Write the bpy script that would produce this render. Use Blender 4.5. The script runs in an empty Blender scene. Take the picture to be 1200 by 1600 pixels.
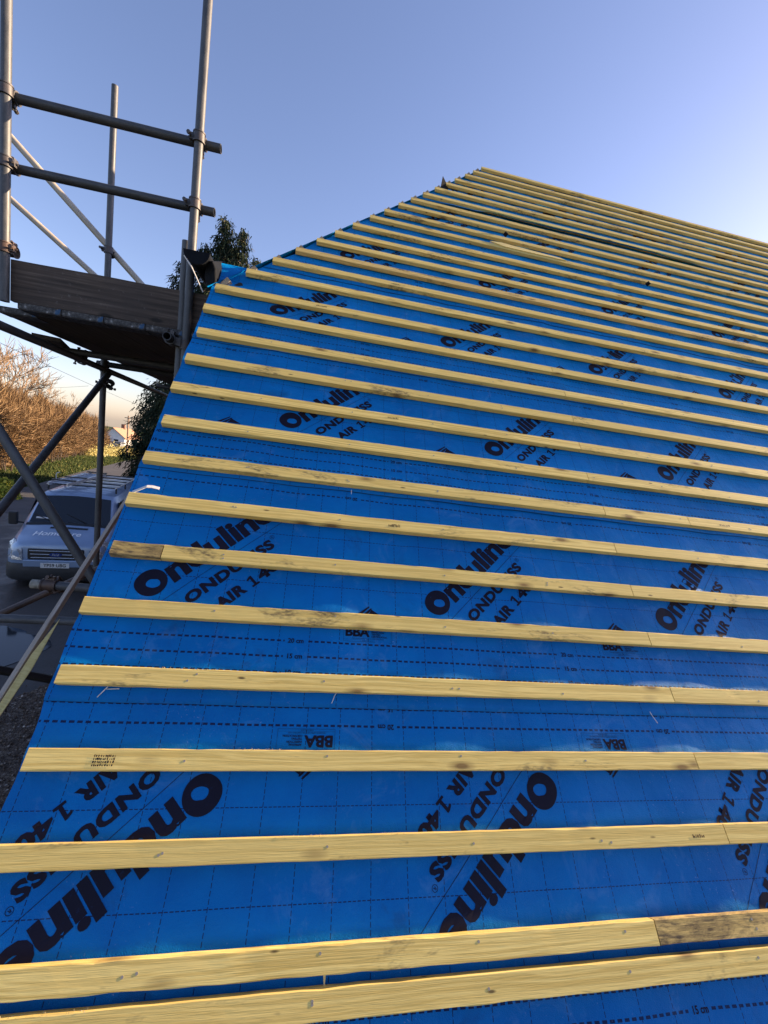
import bpy, bmesh, math, random
from mathutils import Vector, Matrix, noise
random.seed(7)
S = bpy.context.scene
R_ = math.radians
# ------------------------------------------------------------------ camera
TH = R_(48.3); CT, ST = math.cos(TH), math.sin(TH); Z0 = 3.022
cd = bpy.data.cameras.new('camera'); cam = bpy.data.objects.new('camera', cd); S.collection.objects.link(cam)
cd.sensor_fit = 'VERTICAL'; cd.sensor_height = 36.0; cd.lens = 36.0*650.07/1600.0
cd.clip_start = 0.05; cd.clip_end = 9000
RR = ((0.97890,-0.00718,0.20421),(0.10638,-0.83535,-0.53933),(0.17446,0.54968,-0.81696))   # roof frame -> camera
def uvw_dir(r):   # roof frame row vector to world
    return Vector((r[0], r[1]*CT - r[2]*ST, r[1]*ST + r[2]*CT))
rt, dn, fw = [uvw_dir(r).normalized() for r in RR]
fw = rt.cross(dn).normalized()
M = Matrix.Identity(4)
for i in range(3):
    M[i][0] = rt[i]; M[i][1] = -dn[i]; M[i][2] = -fw[i]
CAM = Vector((-0.260, -1.028, 4.0))
M.translation = CAM; cam.matrix_world = M; S.camera = cam
# ------------------------------------------------------------------ world, sun, exposure
SUN_AZ, SUN_EL = 11.5, 18.6        # azimuth counted from +X towards +Y
w = bpy.data.worlds.new('World'); S.world = w; w.use_nodes = True
nt = w.node_tree; nt.nodes.clear()
sk = nt.nodes.new('ShaderNodeTexSky'); sk.sky_type = 'NISHITA'; sk.sun_disc = False
sk.sun_elevation = R_(SUN_EL); sk.sun_rotation = R_(90-SUN_AZ)
sk.air_density = 1.0; sk.dust_density = 0.8; sk.ozone_density = 3.0; sk.altitude = 30
bg = nt.nodes.new('ShaderNodeBackground'); bg.inputs[1].default_value = 0.09
wo = nt.nodes.new('ShaderNodeOutputWorld')
tn = nt.nodes.new('ShaderNodeMix'); tn.data_type = 'RGBA'; tn.blend_type = 'MULTIPLY'; tn.inputs[0].default_value = 1.0
tn.inputs[7].default_value = (1.24, 1.0, 1.04, 1)      # neutral daylight balance of the camera
nt.links.new(sk.outputs[0], tn.inputs[6]); nt.links.new(tn.outputs[2], bg.inputs[0]); nt.links.new(bg.outputs[0], wo.inputs[0])
sl = bpy.data.lights.new('sun', 'SUN'); sl.energy = 5.0; sl.angle = R_(0.5); sl.color = (1.0, .74, .48)
sun = bpy.data.objects.new('sun', sl); S.collection.objects.link(sun)
sd = Vector((math.cos(R_(SUN_AZ))*math.cos(R_(SUN_EL)), math.sin(R_(SUN_AZ))*math.cos(R_(SUN_EL)), math.sin(R_(SUN_EL))))
sun.rotation_euler = sd.to_track_quat('Z', 'Y').to_euler(); sun.location = sd*50
S.view_settings.view_transform = 'Standard'; S.view_settings.look = 'None'
S.view_settings.gamma = 1.0; S.view_settings.use_curve_mapping = False
S.view_settings.exposure = 1.5
# ------------------------------------------------------------------ helpers
def tag(o, label=None, cat=None, group=None, kind=None):
    if label: o['label'] = label
    if cat: o['category'] = cat
    if group: o['group'] = group
    if kind: o['kind'] = kind
    return o
def empty(name, loc, label, cat, group=None, rz=0):
    o = bpy.data.objects.new(name, None); S.collection.objects.link(o)
    o.location = loc; o.rotation_euler = (0, 0, rz); o.empty_display_size = .1
    return tag(o, label, cat, group)
class MB:
    """collects verts/faces with material index"""
    def __init__(s): s.v = []; s.f = []; s.m = []; s.uv = None
    def add(s, vs, fs, mi=0):
        b = len(s.v); s.v += [tuple(p) for p in vs]
        for f in fs: s.f.append(tuple(b+i for i in f)); s.m.append(mi)
    def box(s, c, d, mi=0, rot=None, taper=1.0):
        vs = []
        for z in (-1, 1):
            k = 1.0 if z < 0 else taper
            for x, y in ((-1,-1),(1,-1),(1,1),(-1,1)):
                p = Vector((x*d[0]/2*k, y*d[1]/2*k, z*d[2]/2))
                if rot is not None: p = rot @ p
                vs.append(p + Vector(c))
        s.add(vs, [(3,2,1,0),(4,5,6,7),(0,1,5,4),(1,2,6,5),(2,3,7,6),(3,0,4,7)], mi)
    def tube(s, a, b, r, n=16, r2=None, wall=None, mi=0, caps=True):
        a = Vector(a); b = Vector(b); d = (b-a).normalized(); r2 = r if r2 is None else r2
        x = d.orthogonal().normalized(); y = d.cross(x)
        ring = lambda c, q: [c + (x*math.cos(2*math.pi*i/n) + y*math.sin(2*math.pi*i/n))*q for i in range(n)]
        if wall:
            vs = ring(a, r)+ring(b, r)+ring(a, r-wall)+ring(b, r-wall); fs = []
            for i in range(n):
                j = (i+1) % n
                fs += [(i,j,n+j,n+i), (2*n+j,2*n+i,3*n+i,3*n+j), (j,i,2*n+i,2*n+j), (n+i,n+j,3*n+j,3*n+i)]
            s.add(vs, fs, mi)
        else:
            vs = ring(a, r)+ring(b, r2); fs = [(i,(i+1)%n,n+(i+1)%n,n+i) for i in range(n)]
            if caps: fs += [tuple(range(n-1,-1,-1)), tuple(range(n, 2*n))]
            s.add(vs, fs, mi)
    def poly_tube(s, pts, r, n=8, mi=0):
        for i in range(len(pts)-1): s.tube(pts[i], pts[i+1], r, n, mi=mi)
    def build(s, name, mats, parent=None, smooth=False, mw=None, recalc=False):
        me = bpy.data.meshes.new(name); me.from_pydata(s.v, [], s.f)
        if not isinstance(mats, (list, tuple)): mats = [mats]
        for m in mats: me.materials.append(m)
        me.polygons.foreach_set('material_index', s.m)
        if recalc:
            bm = bmesh.new(); bm.from_mesh(me); bmesh.ops.recalc_face_normals(bm, faces=bm.faces); bm.to_mesh(me); bm.free()
        if smooth: me.polygons.foreach_set('use_smooth', [True]*len(me.polygons))
        me.update()
        o = bpy.data.objects.new(name, me); S.collection.objects.link(o)
        if parent is not None: o.parent = parent
        if mw is not None: o.matrix_world = mw
        return o
def bevel(o, wd, seg=2):
    m = o.modifiers.new('bevel', 'BEVEL'); m.width = wd; m.segments = seg; m.limit_method = 'ANGLE'; m.angle_limit = R_(40); return o
def autosmooth(o, ang=40):
    me = o.data; me.polygons.foreach_set('use_smooth', [True]*len(me.polygons))
    bm = bmesh.new(); bm.from_mesh(me)
    for e in bm.edges:
        if len(e.link_faces) != 2 or e.calc_face_angle(0) > R_(ang): e.smooth = False
    bm.to_mesh(me); bm.free(); return o
# ------------------------------------------------------------------ material helper
class NT:
    def __init__(s, name):
        s.m = bpy.data.materials.new(name); s.m.use_nodes = True; s.t = s.m.node_tree; s.t.nodes.clear()
        s.out = s.n('ShaderNodeOutputMaterial'); s.b = s.n('ShaderNodeBsdfPrincipled'); s.l(s.b.outputs[0], s.out.inputs[0])
    def n(s, t, **k):
        x = s.t.nodes.new(t)
        for a, v in k.items(): setattr(x, a, v)
        return x
    def l(s, a, b): s.t.links.new(a, b)
    def setin(s, sock, v):
        if hasattr(v, 'is_output') or isinstance(v, bpy.types.NodeSocket): s.l(v, sock)
        else:
            if isinstance(v, (tuple, list)) and len(v) == 3 and sock.type == 'RGBA': v = (*v, 1)
            sock.default_value = v
    def math(s, op, a, b=0.0, c=None):
        x = s.n('ShaderNodeMath', operation=op); s.setin(x.inputs[0], a); s.setin(x.inputs[1], b)
        if c is not None: s.setin(x.inputs[2], c)
        return x.outputs[0]
    def mix(s, f, a, b, mode='MIX'):
        x = s.n('ShaderNodeMix', data_type='RGBA', blend_type=mode); s.setin(x.inputs[0], f)
        s.setin(x.inputs[6], a); s.setin(x.inputs[7], b); return x.outputs[2]
    def coord(s, which='Object'): return s.n('ShaderNodeTexCoord').outputs[which]
    def mapping(s, vec, sc=(1,1,1), loc=(0,0,0)):
        x = s.n('ShaderNodeMapping'); s.l(vec, x.inputs[0]); x.inputs[3].default_value = sc
        s.setin(x.inputs[1], loc); return x.outputs[0]
    def noise(s, vec, sc, det=3, rough=.5, dist=0):
        x = s.n('ShaderNodeTexNoise'); s.l(vec, x.inputs['Vector']); x.inputs['Scale'].default_value = sc
        x.inputs['Detail'].default_value = det; x.inputs['Roughness'].default_value = rough; x.inputs['Distortion'].default_value = dist
        return x.outputs[0]
    def ramp(s, f, stops):
        x = s.n('ShaderNodeValToRGB'); s.l(f, x.inputs[0]); e = x.color_ramp.elements
        while len(e) < len(stops): e.new(.5)
        for i, (p, c) in enumerate(stops):
            e[i].position = p; e[i].color = (c, c, c, 1) if isinstance(c, (int, float)) else (*c, 1)
        return x.outputs[0]
    def bump(s, h, st=.3, d=.01):
        x = s.n('ShaderNodeBump'); x.inputs[0].default_value = st; x.inputs[1].default_value = d; s.l(h, x.inputs['Height'])
        s.l(x.outputs[0], s.b.inputs['Normal']); return x
    def set(s, color=None, rough=None, metal=None, spec=None, **k):
        if color is not None: s.setin(s.b.inputs['Base Color'], color)
        if rough is not None: s.setin(s.b.inputs['Roughness'], rough)
        if metal is not None: s.setin(s.b.inputs['Metallic'], metal)
        if spec is not None: s.setin(s.b.inputs['Specular IOR Level'], spec)
        return s.m
def plain(name, c, rough=.6, metal=0., var=.25, sc=8., bumpd=0.):
    t = NT(name); o = t.coord(); n = t.noise(o, sc, 4)
    c2 = tuple(x*(1-var) for x in c); c3 = tuple(min(1, x*(1+var)) for x in c)
    t.set(t.ramp(n, [(.3, c2), (.7, c3)]), rough, metal)
    if bumpd: t.bump(t.noise(o, sc*6, 3), .5, bumpd)
    return t.m
def sliver(m, p, d, L, wd, rng):
    a = Vector(p); d = d.normalized(); s_ = d.cross(Vector((rng.uniform(-1,1),rng.uniform(-1,1),rng.uniform(-1,1)))).normalized()*wd/2
    b = a+d*L; m.add([a-s_, a+s_, b+s_*.3, b-s_*.3], [(0,1,2,3)])
# ---- wood of the battens
def wood(name, a, b, stain=.5, knots=True, fib=1.0, end=0.):
    t = NT(name); o = t.coord(); oi = t.n('ShaderNodeObjectInfo').outputs['Random']
    off = t.math('MULTIPLY', oi, 37.0)
    cmb = t.n('ShaderNodeCombineXYZ'); t.l(off, cmb.inputs[0]); t.l(off, cmb.inputs[1]); t.l(off, cmb.inputs[2])
    v = t.n('ShaderNodeVectorMath', operation='ADD'); t.l(o, v.inputs[0]); t.l(cmb.outputs[0], v.inputs[1]); v = v.outputs[0]
    # wandering grain: long in x
    warp = t.noise(t.mapping(v, (1.6, 9, 9)), 1.0, 2)
    add = t.n('ShaderNodeCombineXYZ'); t.l(t.math('MULTIPLY', warp, .045), add.inputs[1]); t.l(t.math('MULTIPLY', warp, .05), add.inputs[2])
    vv = t.n('ShaderNodeVectorMath', operation='ADD'); t.l(v, vv.inputs[0]); t.l(add.outputs[0], vv.inputs[1]); vv = vv.outputs[0]
    g1 = t.noise(t.mapping(vv, (.8, 150, 110)), 1.0, 3, .55)
    g2 = t.noise(t.mapping(v, (14, 420, 300)), 1.0, 2, .6)
    col = t.mix(t.ramp(g1, [(.40, 0.), (.60, 1.)]), tuple(x*.80 for x in a), b)
    col = t.mix(t.math('MULTIPLY', t.ramp(g2, [(.42, 0.), (.66, 1.)]), .28*fib), col, tuple(x*.55 for x in a))
    tone = t.noise(t.mapping(v, (1.1, 4, 4)), 1.0, 2)
    col = t.mix(t.ramp(tone, [(.35, 0.), (.75, .5)]), col, (b[0]*.86, b[1]*.80, b[2]*.72))
    # per batten tint
    col = t.mix(t.math('MULTIPLY', oi, .6), col, (a[0]*.8, a[1]*.84, a[2]*.95))
    if knots:
        vo = t.n('ShaderNodeTexVoronoi'); vo.inputs['Scale'].default_value = 1.0; vo.inputs['Randomness'].default_value = 1.0
        t.l(t.mapping(v, (4.5, 13, 9)), vo.inputs['Vector'])
        rnd = t.n('ShaderNodeSeparateColor'); t.l(vo.outputs['Color'], rnd.inputs[0])
        pick = t.math('GREATER_THAN', rnd.outputs[0], .18)
        kd = t.ramp(vo.outputs['Distance'], [(.07, 1.), (.12, .55), (.23, 0.)])
        col = t.mix(t.math('MULTIPLY', t.math('MULTIPLY', kd, pick), .8), col, (.13, .06, .022))
        # small dark pin knots and nail marks
        vo2 = t.n('ShaderNodeTexVoronoi'); vo2.inputs['Scale'].default_value = 1.0; t.l(t.mapping(v, (7.5, 26, 20)), vo2.inputs['Vector'])
        r2 = t.n('ShaderNodeSeparateColor'); t.l(vo2.outputs['Color'], r2.inputs[0])
        col = t.mix(t.math('MULTIPLY', t.math('MULTIPLY', t.ramp(vo2.outputs['Distance'], [(.05, 1.), (.11, 0.)]), t.math('GREATER_THAN', r2.outputs[1], .72)), .85), col, (.05, .028, .015))
    # black mould / handling stains with a shape of their own
    s1 = t.noise(t.mapping(v, (2.2, 8, 8)), 1.0, 5, .72, .4)
    thr = t.math('MULTIPLY_ADD', oi, -.05, .70-.12*stain)
    st = t.math('MULTIPLY', t.math('SUBTRACT', s1, thr), 9.0); st = t.math('MINIMUM', t.math('MAXIMUM', st, 0.), .75)
    fine = t.noise(t.mapping(v, (60, 160, 100)), 1.0, 2)
    st = t.math('MULTIPLY', st, t.ramp(fine, [(.35, .15), (.6, 1.)]))
    col = t.mix(st, col, (.07, .055, .04))
    if end:
        sx = t.n('ShaderNodeSeparateXYZ'); t.l(o, sx.inputs[0])
        e1 = t.noise(t.mapping(o, (7, 26, 20)), 1.0, 5, .75, .6); e2 = t.noise(t.mapping(o, (26, 150, 90)), 1.0, 3, .7)
        fall = t.math('MULTIPLY', t.math('SUBTRACT', end, sx.outputs[0]), 1.6)
        q = t.math('ADD', t.math('MULTIPLY', t.math('SUBTRACT', e1, .5), 3.4), t.math('MINIMUM', fall, .55))
        q = t.math('ADD', q, t.math('MULTIPLY', t.math('SUBTRACT', e2, .5), 1.6))
        q = t.math('MULTIPLY', t.math('MINIMUM', t.math('MAXIMUM', q, 0.), 1.), t.ramp(t.math('SUBTRACT', end+.12, sx.outputs[0]), [(0., 0.), (.08, 1.)]))
        col = t.mix(t.math('MULTIPLY', q, .88), col, (.055,.042,.032))
    t.set(col, .72, spec=.25); t.bump(g2, .35, .002); return t.m
M_woodend = wood('charcoal_stained_batten_end', (.70,.48,.14), (.90,.65,.23), .9, end=.36)
M_wood = wood('pine_batten_wood', (.80,.565,.15), (.95,.735,.245), .8)
M_woodst = wood('stained_batten_wood', (.50,.35,.13), (.66,.46,.18), 1.9)
M_woodmid = wood('streaky_batten_wood', (.70,.48,.14), (.90,.65,.23), 1.35)
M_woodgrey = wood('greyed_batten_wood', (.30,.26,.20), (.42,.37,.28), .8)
M_woodpale = wood('sun_bleached_timber', (.52,.42,.31), (.68,.57,.44), .5)
M_woodold = wood('weathered_timber', (.19,.13,.09), (.27,.20,.15), 1.2, knots=True)
M_woodyel = wood('split_fresh_timber', (.88,.66,.22), (.95,.78,.34), .1, False)
# ---- scaffold board
def mk_board():
    t = NT('scaffold_board_wood'); o = t.coord()
    g = t.noise(t.mapping(o, (2.0, 60, 60)), 1, 4, .6); big = t.noise(o, 3.5, 4)
    c = t.ramp(g, [(.3, (.035,.026,.02)), (.55, (.10,.072,.054)), (.8, (.21,.165,.13))])
    c = t.mix(t.ramp(big, [(.45, 0.), (.7, .5)]), c, (.05,.04,.036))
    vo = t.n('ShaderNodeTexVoronoi'); t.l(t.mapping(o, (3.2, 3, 9)), vo.inputs['Vector']); vo.inputs['Scale'].default_value = 1.0
    c = t.mix(t.ramp(vo.outputs['Distance'], [(.07, .9), (.16, 0.)]), c, (.015,.012,.010))
    sp_ = t.noise(o, 26, 4, .75); c = t.mix(t.ramp(sp_, [(.60, 0.), (.72, .35)]), c, (.26,.24,.22))
    t.set(c, .85); t.bump(g, .5, .004); return t.m
M_board = mk_board()
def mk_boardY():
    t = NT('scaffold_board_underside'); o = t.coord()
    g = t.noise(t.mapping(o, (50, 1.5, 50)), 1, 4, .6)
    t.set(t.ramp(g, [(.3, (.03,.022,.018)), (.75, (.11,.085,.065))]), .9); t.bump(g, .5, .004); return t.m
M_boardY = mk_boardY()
# ---- galvanised tube
def mk_galv(name, a, b, rust=.3, metal=.55):
    t = NT(name); o = t.coord(); n = t.noise(t.mapping(o, (1,1,.35)), 22, 5, .65); f = t.noise(o, 160, 2)
    c = t.ramp(n, [(.3, a), (.7, b)])
    c = t.mix(t.math('MULTIPLY', t.ramp(f, [(.5, 0.), (.75, 1.)]), .35), c, tuple(x*.5 for x in a))
    r = t.noise(o, 7, 5, .7)
    c = t.mix(t.ramp(r, [(.68-.12*rust, 0.), (.78, rust)]), c, (.12,.055,.03))
    t.set(c, t.ramp(n, [(.3, .42), (.7, .62)]), metal); t.bump(f, .15, .001); return t.m
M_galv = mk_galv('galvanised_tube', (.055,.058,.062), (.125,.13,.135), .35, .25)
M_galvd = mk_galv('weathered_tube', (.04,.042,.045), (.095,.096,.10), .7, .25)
M_galvb = mk_galv('sunlit_tone_tube', (.38,.33,.26), (.58,.50,.38), .25, .1)  # paler, warmer tube copy: sunlight on the far braces put into the colour
M_rust = mk_galv('rusty_steel', (.06,.042,.036), (.13,.085,.065), 1.0, .2)
M_coup = mk_galv('coupler_steel', (.05,.048,.05), (.12,.11,.11), .9, .4)
# ---- membrane
def mk_membrane():
    t = NT('blue_printed_membrane'); uvn = t.n('ShaderNodeUVMap'); uvn.uv_map = 'UVMap'
    sp = t.n('ShaderNodeSeparateXYZ'); t.l(uvn.outputs[0], sp.inputs[0]); s, v = sp.outputs[0], sp.outputs[1]
    o = t.coord()
    fr = lambda x, d, of=0.: t.math('FRACT', t.math('DIVIDE', t.math('ADD', x, 100.0-of), d))
    def near(x, c, hw): return t.math('LESS_THAN', t.math('ABSOLUTE', t.math('SUBTRACT', x, c)), hw)
    # fine verticals every 10 cm
    vx = near(fr(s, .1, .037-.05), .5, .0105); vd = t.math('LESS_THAN', fr(v, .0148), .72)
    line = t.math('MULTIPLY', vx, vd)
    hy = t.math('MAXIMUM', near(v, .4, .0012), near(v, .6, .0012)); hd = t.math('LESS_THAN', fr(s, .0125), .72)
    line = t.math('MULTIPLY', t.math('MAXIMUM', line, t.math('MULTIPLY', hy, hd)), .92)
    # heavy overlap marks
    def heavy(ts, c):
        m = None
        for q in ts:
            z = near(v, q, .0031); m = z if m is None else t.math('MAXIMUM', m, z)
        gap = t.math('GREATER_THAN', t.math('ABSOLUTE', t.math('SUBTRACT', fr(s, 1.0, c-.5), .5)), .036)
        return t.math('MULTIPLY', m, gap)
    hv = t.math('MAXIMUM', heavy((.1,.15,.2), .493), heavy((.8,.85,.9), .657))
    hv = t.math('MULTIPLY', hv, t.math('LESS_THAN', fr(s, .0205), .66))
    ink = t.math('MAXIMUM', line, hv)
    big = t.noise(o, 1.7, 4, .6); mid = t.noise(o, 11, 4, .6)
    col = t.ramp(big, [(.3, (.0001,.112,.36)), (.7, (.0002,.165,.50))])
    col = t.mix(t.math('MULTIPLY', t.ramp(mid, [(.4, 0.), (.75, 1.)]), .25), col, (.0,.06,.30))
    st = t.noise(o, 4.3, 5, .7, .5)
    col = t.mix(t.ramp(st, [(.60, 0.), (.74, .6)]), col, (.008,.05,.16))
    col = t.mix(ink, col, (.006,.010,.055))
    # saw dust and scuffs
    d1 = t.noise(o, 2.3, 3, .6); d2 = t.noise(t.mapping(o, (1,1,1)), 190, 2, .6); d3 = t.noise(o, 30, 3, .7)
    dm = t.math('MULTIPLY', t.ramp(d1, [(.52, 0.), (.72, 1.)]), t.ramp(d2, [(.62, 0.), (.70, 1.)]))
    dm = t.math('MULTIPLY', dm, t.ramp(d3, [(.5, 0.), (.7, 1.)]))
    col = t.mix(t.math('MULTIPLY', dm, .8), col, (.45,.50,.55))
    film = t.math('MULTIPLY', t.ramp(t.noise(o, 5.5, 5, .75, .8), [(.56, 0.), (.80, 1.)]), .20)
    col = t.mix(film, col, (.25,.42,.6))
    t.set(col, t.ramp(mid, [(.3, .42), (.7, .60)]), spec=.12)
    t.b.inputs['Sheen Weight'].default_value = 1.0; t.b.inputs['Sheen Roughness'].default_value = .45; t.b.inputs['Sheen Tint'].default_value = (.0,.42,1.0,1)
    hb = t.math('ADD', t.math('MULTIPLY', t.noise(o, 420, 2, .5), .35), t.math('MULTIPLY', t.noise(o, 24, 4, .6), 1.0))
    t.bump(hb, .36, .010); return t.m
M_mem = mk_membrane()
def mk_ink():
    t = NT('navy_print_ink'); o = t.coord(); n = t.noise(o, 60, 4, .7); n2 = t.noise(o, 6, 3)
    c = t.mix(t.ramp(n, [(.62, 0.), (.8, .45)]), (.006,.006,.018), (.010,.05,.16))
    t.set(t.mix(t.ramp(n2, [(.5, 0.), (.8, .3)]), c, (.014,.014,.035)), .6, spec=.15); return t.m
M_ink = mk_ink()
M_fib = plain('pale_wood_fibre', (.55,.47,.33), .9)
M_black = plain('black_rubber_plastic', (.012,.013,.015), .45)
M_blackmem = plain('black_plastic_gutter', (.006,.008,.012), .75, sc=20, bumpd=.002)
M_blackmem.node_tree.nodes['Principled BSDF'].inputs['Specular IOR Level'].default_value = .12
M_dark = plain('dark_underlay', (.012,.013,.016), .9)
M_white = plain('white_plastic', (.62,.62,.60), .5, var=.08)
M_steel = plain('nail_head_steel', (.30,.27,.22), .7, 0.)
def mk_brick():
    t = NT('brick_wall'); o = t.coord(); b = t.n('ShaderNodeTexBrick'); t.l(t.mapping(o, (1,1,1)), b.inputs[0])
    b.inputs['Color1'].default_value = (.25,.11,.07,1); b.inputs['Color2'].default_value = (.18,.08,.05,1); b.inputs['Mortar'].default_value = (.3,.28,.25,1)
    b.inputs['Scale'].default_value = 4.4; t.set(b.outputs[0], .9); return t.m
M_brick = mk_brick()
# ------------------------------------------------------------------ ground
def G(y):
    return .10 - .03*max(0., min(y, 2500.)-18.) if y > 18 else .10
YS = [-400,-60,-20,-12,-8,-4,0,4,8,12,16,18,22,26,30,35,40,46,52,60,70,85,100,120,150,220,400,900,2500,5000]
def sheet(name, left, right, mat, dz, ys=None, nx=2):
    """strip between two x(y) functions that follows the ground"""
    m = MB(); ys = ys or YS; rows = []
    for y in ys:
        a, b = left(y), right(y)
        rows.append([(a+(b-a)*i/nx, y, G(y)+dz) for i in range(nx+1)])
    for r in rows: m.v += r
    for j in range(len(ys)-1):
        for i in range(nx):
            q = j*(nx+1)+i; m.f.append((q, q+1, q+nx+2, q+nx+1)); m.m.append(0)
    o = m.build(name, mat); o['kind'] = 'structure'; return o
def mk_grass():
    t = NT('rough_grass'); o = t.coord(); a = t.noise(o, .35, 5, .65); b = t.noise(o, 9, 4, .7)
    c = t.ramp(a, [(.35, (.03,.045,.012)), (.55, (.045,.07,.018)), (.75, (.08,.07,.03))])
    c = t.mix(t.ramp(b, [(.45, 0.), (.7, .6)]), c, (.025,.045,.012)); t.set(c, .9, spec=.1); t.bump(b, 1., .15); return t.m
def mk_asph(name, c0, c1, wet):
    t = NT(name); o = t.coord(); a = t.noise(o, .7, 6, .7, .4); f = t.noise(o, 70, 3, .7)
    w_ = t.ramp(a, [(.42, 0.), (.60, 1.)])
    c = t.mix(t.ramp(f, [(.35, 0.), (.7, 1.)]), c0, c1)
    c = t.mix(t.math('MULTIPLY', w_, .5), c, tuple(x*.45 for x in c0))
    if wet: t.set(c, t.ramp(a, [(.45, .62), (.62, .3)]), spec=.4)
    else: t.set(c, .85)
    t.bump(f, .5, .004); return t.m
M_grass = mk_grass(); M_road = mk_asph('lane_asphalt', (.055,.055,.058), (.10,.10,.105), False)
M_drive = mk_asph('damp_asphalt', (.034,.031,.029), (.085,.078,.07), True)
sheet('ground', lambda y: -3500, lambda y: 3500, M_grass, 0.0)
def lerp(ps, y):
    if y <= ps[0][0]: return ps[0][1]
    for (a, b), (c, d) in zip(ps, ps[1:]):
        if y <= c: return b+(d-b)*(y-a)/(c-a)
    return ps[-1][1]
RL = [(0,-9.9),(10,-11.0),(18,-13.4),(36,-18.6),(62,-25.6),(75,-27.5),(100,-27.0)]
RG = [(0,-5.4),(10,-6.6),(22,-10.7),(33.6,-14.5),(61,-21.5),(75,-22.6),(100,-21)]
ry = [y for y in YS if -20 <= y <= 100]
sheet('road', lambda y: lerp(RL, y), lambda y: lerp(RG, y), M_road, .008, ry)
sheet('driveway', lambda y: -14.5+ .12*y if y < 12 else -13.2, lambda y: -1.9, M_drive, .016, [-20,-12,-8,-4,0,4,8,12,16])
def mk_gravelbed():
    t = NT('dark_gravel_bed'); o = t.coord(); v = t.n('ShaderNodeTexVoronoi'); v.inputs['Scale'].default_value = 42; t.l(o, v.inputs['Vector'])
    sc = t.n('ShaderNodeSeparateColor'); t.l(v.outputs['Color'], sc.inputs[0])
    c = t.ramp(sc.outputs[0], [(0., (.03,.02,.013)), (.6, (.085,.058,.038)), (.92, (.16,.125,.09)), (1., (.3,.27,.23))])
    t.set(c, .8); t.bump(v.outputs['Distance'], 1., .02); return t.m
def strip(name, pts_l, pts_r, mat, z):
    m = MB(); n = len(pts_l); m.v = [(x, y, z) for x, y in pts_l]+[(x, y, z) for x, y in pts_r]
    for i in range(n-1): m.f.append((i, n+i, n+i+1, i+1)); m.m.append(0)
    o = m.build(name, mat); o['kind'] = 'structure'; return o
def gxl(y): return -4.15 + .35*math.sin(y*1.3) + .12*math.sin(y*4.1) + max(0, y-4.5)*.28
gy = [-2+i*.25 for i in range(49)]
strip('gravel_path', [(gxl(y), y) for y in gy], [(-.86, y) for y in gy], mk_gravelbed(), .128)
def mk_stone():
    t = NT('gravel_stone'); oi = t.n('ShaderNodeNewGeometry').outputs['Random Per Island']
    t.set(t.ramp(oi, [(0., (.04,.027,.018)), (.5, (.105,.072,.048)), (.85, (.19,.145,.105)), (.95, (.33,.28,.23)), (1., (.65,.60,.54))]), .75); return t.m
def gravel():
    m = MB(); rng = random.Random(3)
    for _ in range(9000):
        y = rng.uniform(.3, 6.6) if rng.random() < .75 else rng.uniform(-1.5, 9.5); x = rng.uniform(gxl(y)-.25, -1.1)
        if x < gxl(y) and rng.random() < .6: continue
        r = rng.uniform(.006, .017); q = Matrix.Rotation(rng.uniform(0, 6.28), 3, 'Z') @ Matrix.Rotation(rng.uniform(0, 3), 3, 'X')
        base = [(1,0,0),(-1,0,0),(0,1,0),(0,-1,0),(0,0,1),(0,0,-1)]
        vs = [q @ (Vector(b)*r*rng.uniform(.6, 1.3)) + Vector((x, y, .132+r*.3)) for b in base]
        m.add(vs, [(0,2,4),(2,1,4),(1,3,4),(3,0,4),(2,0,5),(1,2,5),(3,1,5),(0,3,5)])
    o = m.build('gravel', mk_stone()); tag(o, 'dark loose gravel beside the house wall below the roof edge', 'gravel', kind='stuff')
gravel()
# puddle
t = NT('puddle_water'); t.set((.012,.016,.022), .06, spec=.5); t.bump(t.noise(t.coord(), 6, 2), .03, .01); M_water = t.m
def puddle():
    m = MB(); n = 60; c = Vector((-5.35, 6.0)); ring = []
    for i in range(n):
        a = 2*math.pi*i/n
        r = 1 + .22*noise.noise(Vector((math.cos(a)*1.3, math.sin(a)*1.3, 2))) + .10*noise.noise(Vector((math.cos(a)*5, math.sin(a)*5, 7)))
        ring.append((c.x+math.cos(a)*1.02*r, c.y+math.sin(a)*.92*r, .1225))
    m.v = [(c.x, c.y, .1225)]+ring
    for i in range(n): m.f.append((0, 1+i, 1+(i+1) % n)); m.m.append(0)
    o = m.build('puddle', M_water); o['kind'] = 'structure'
puddle()
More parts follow.
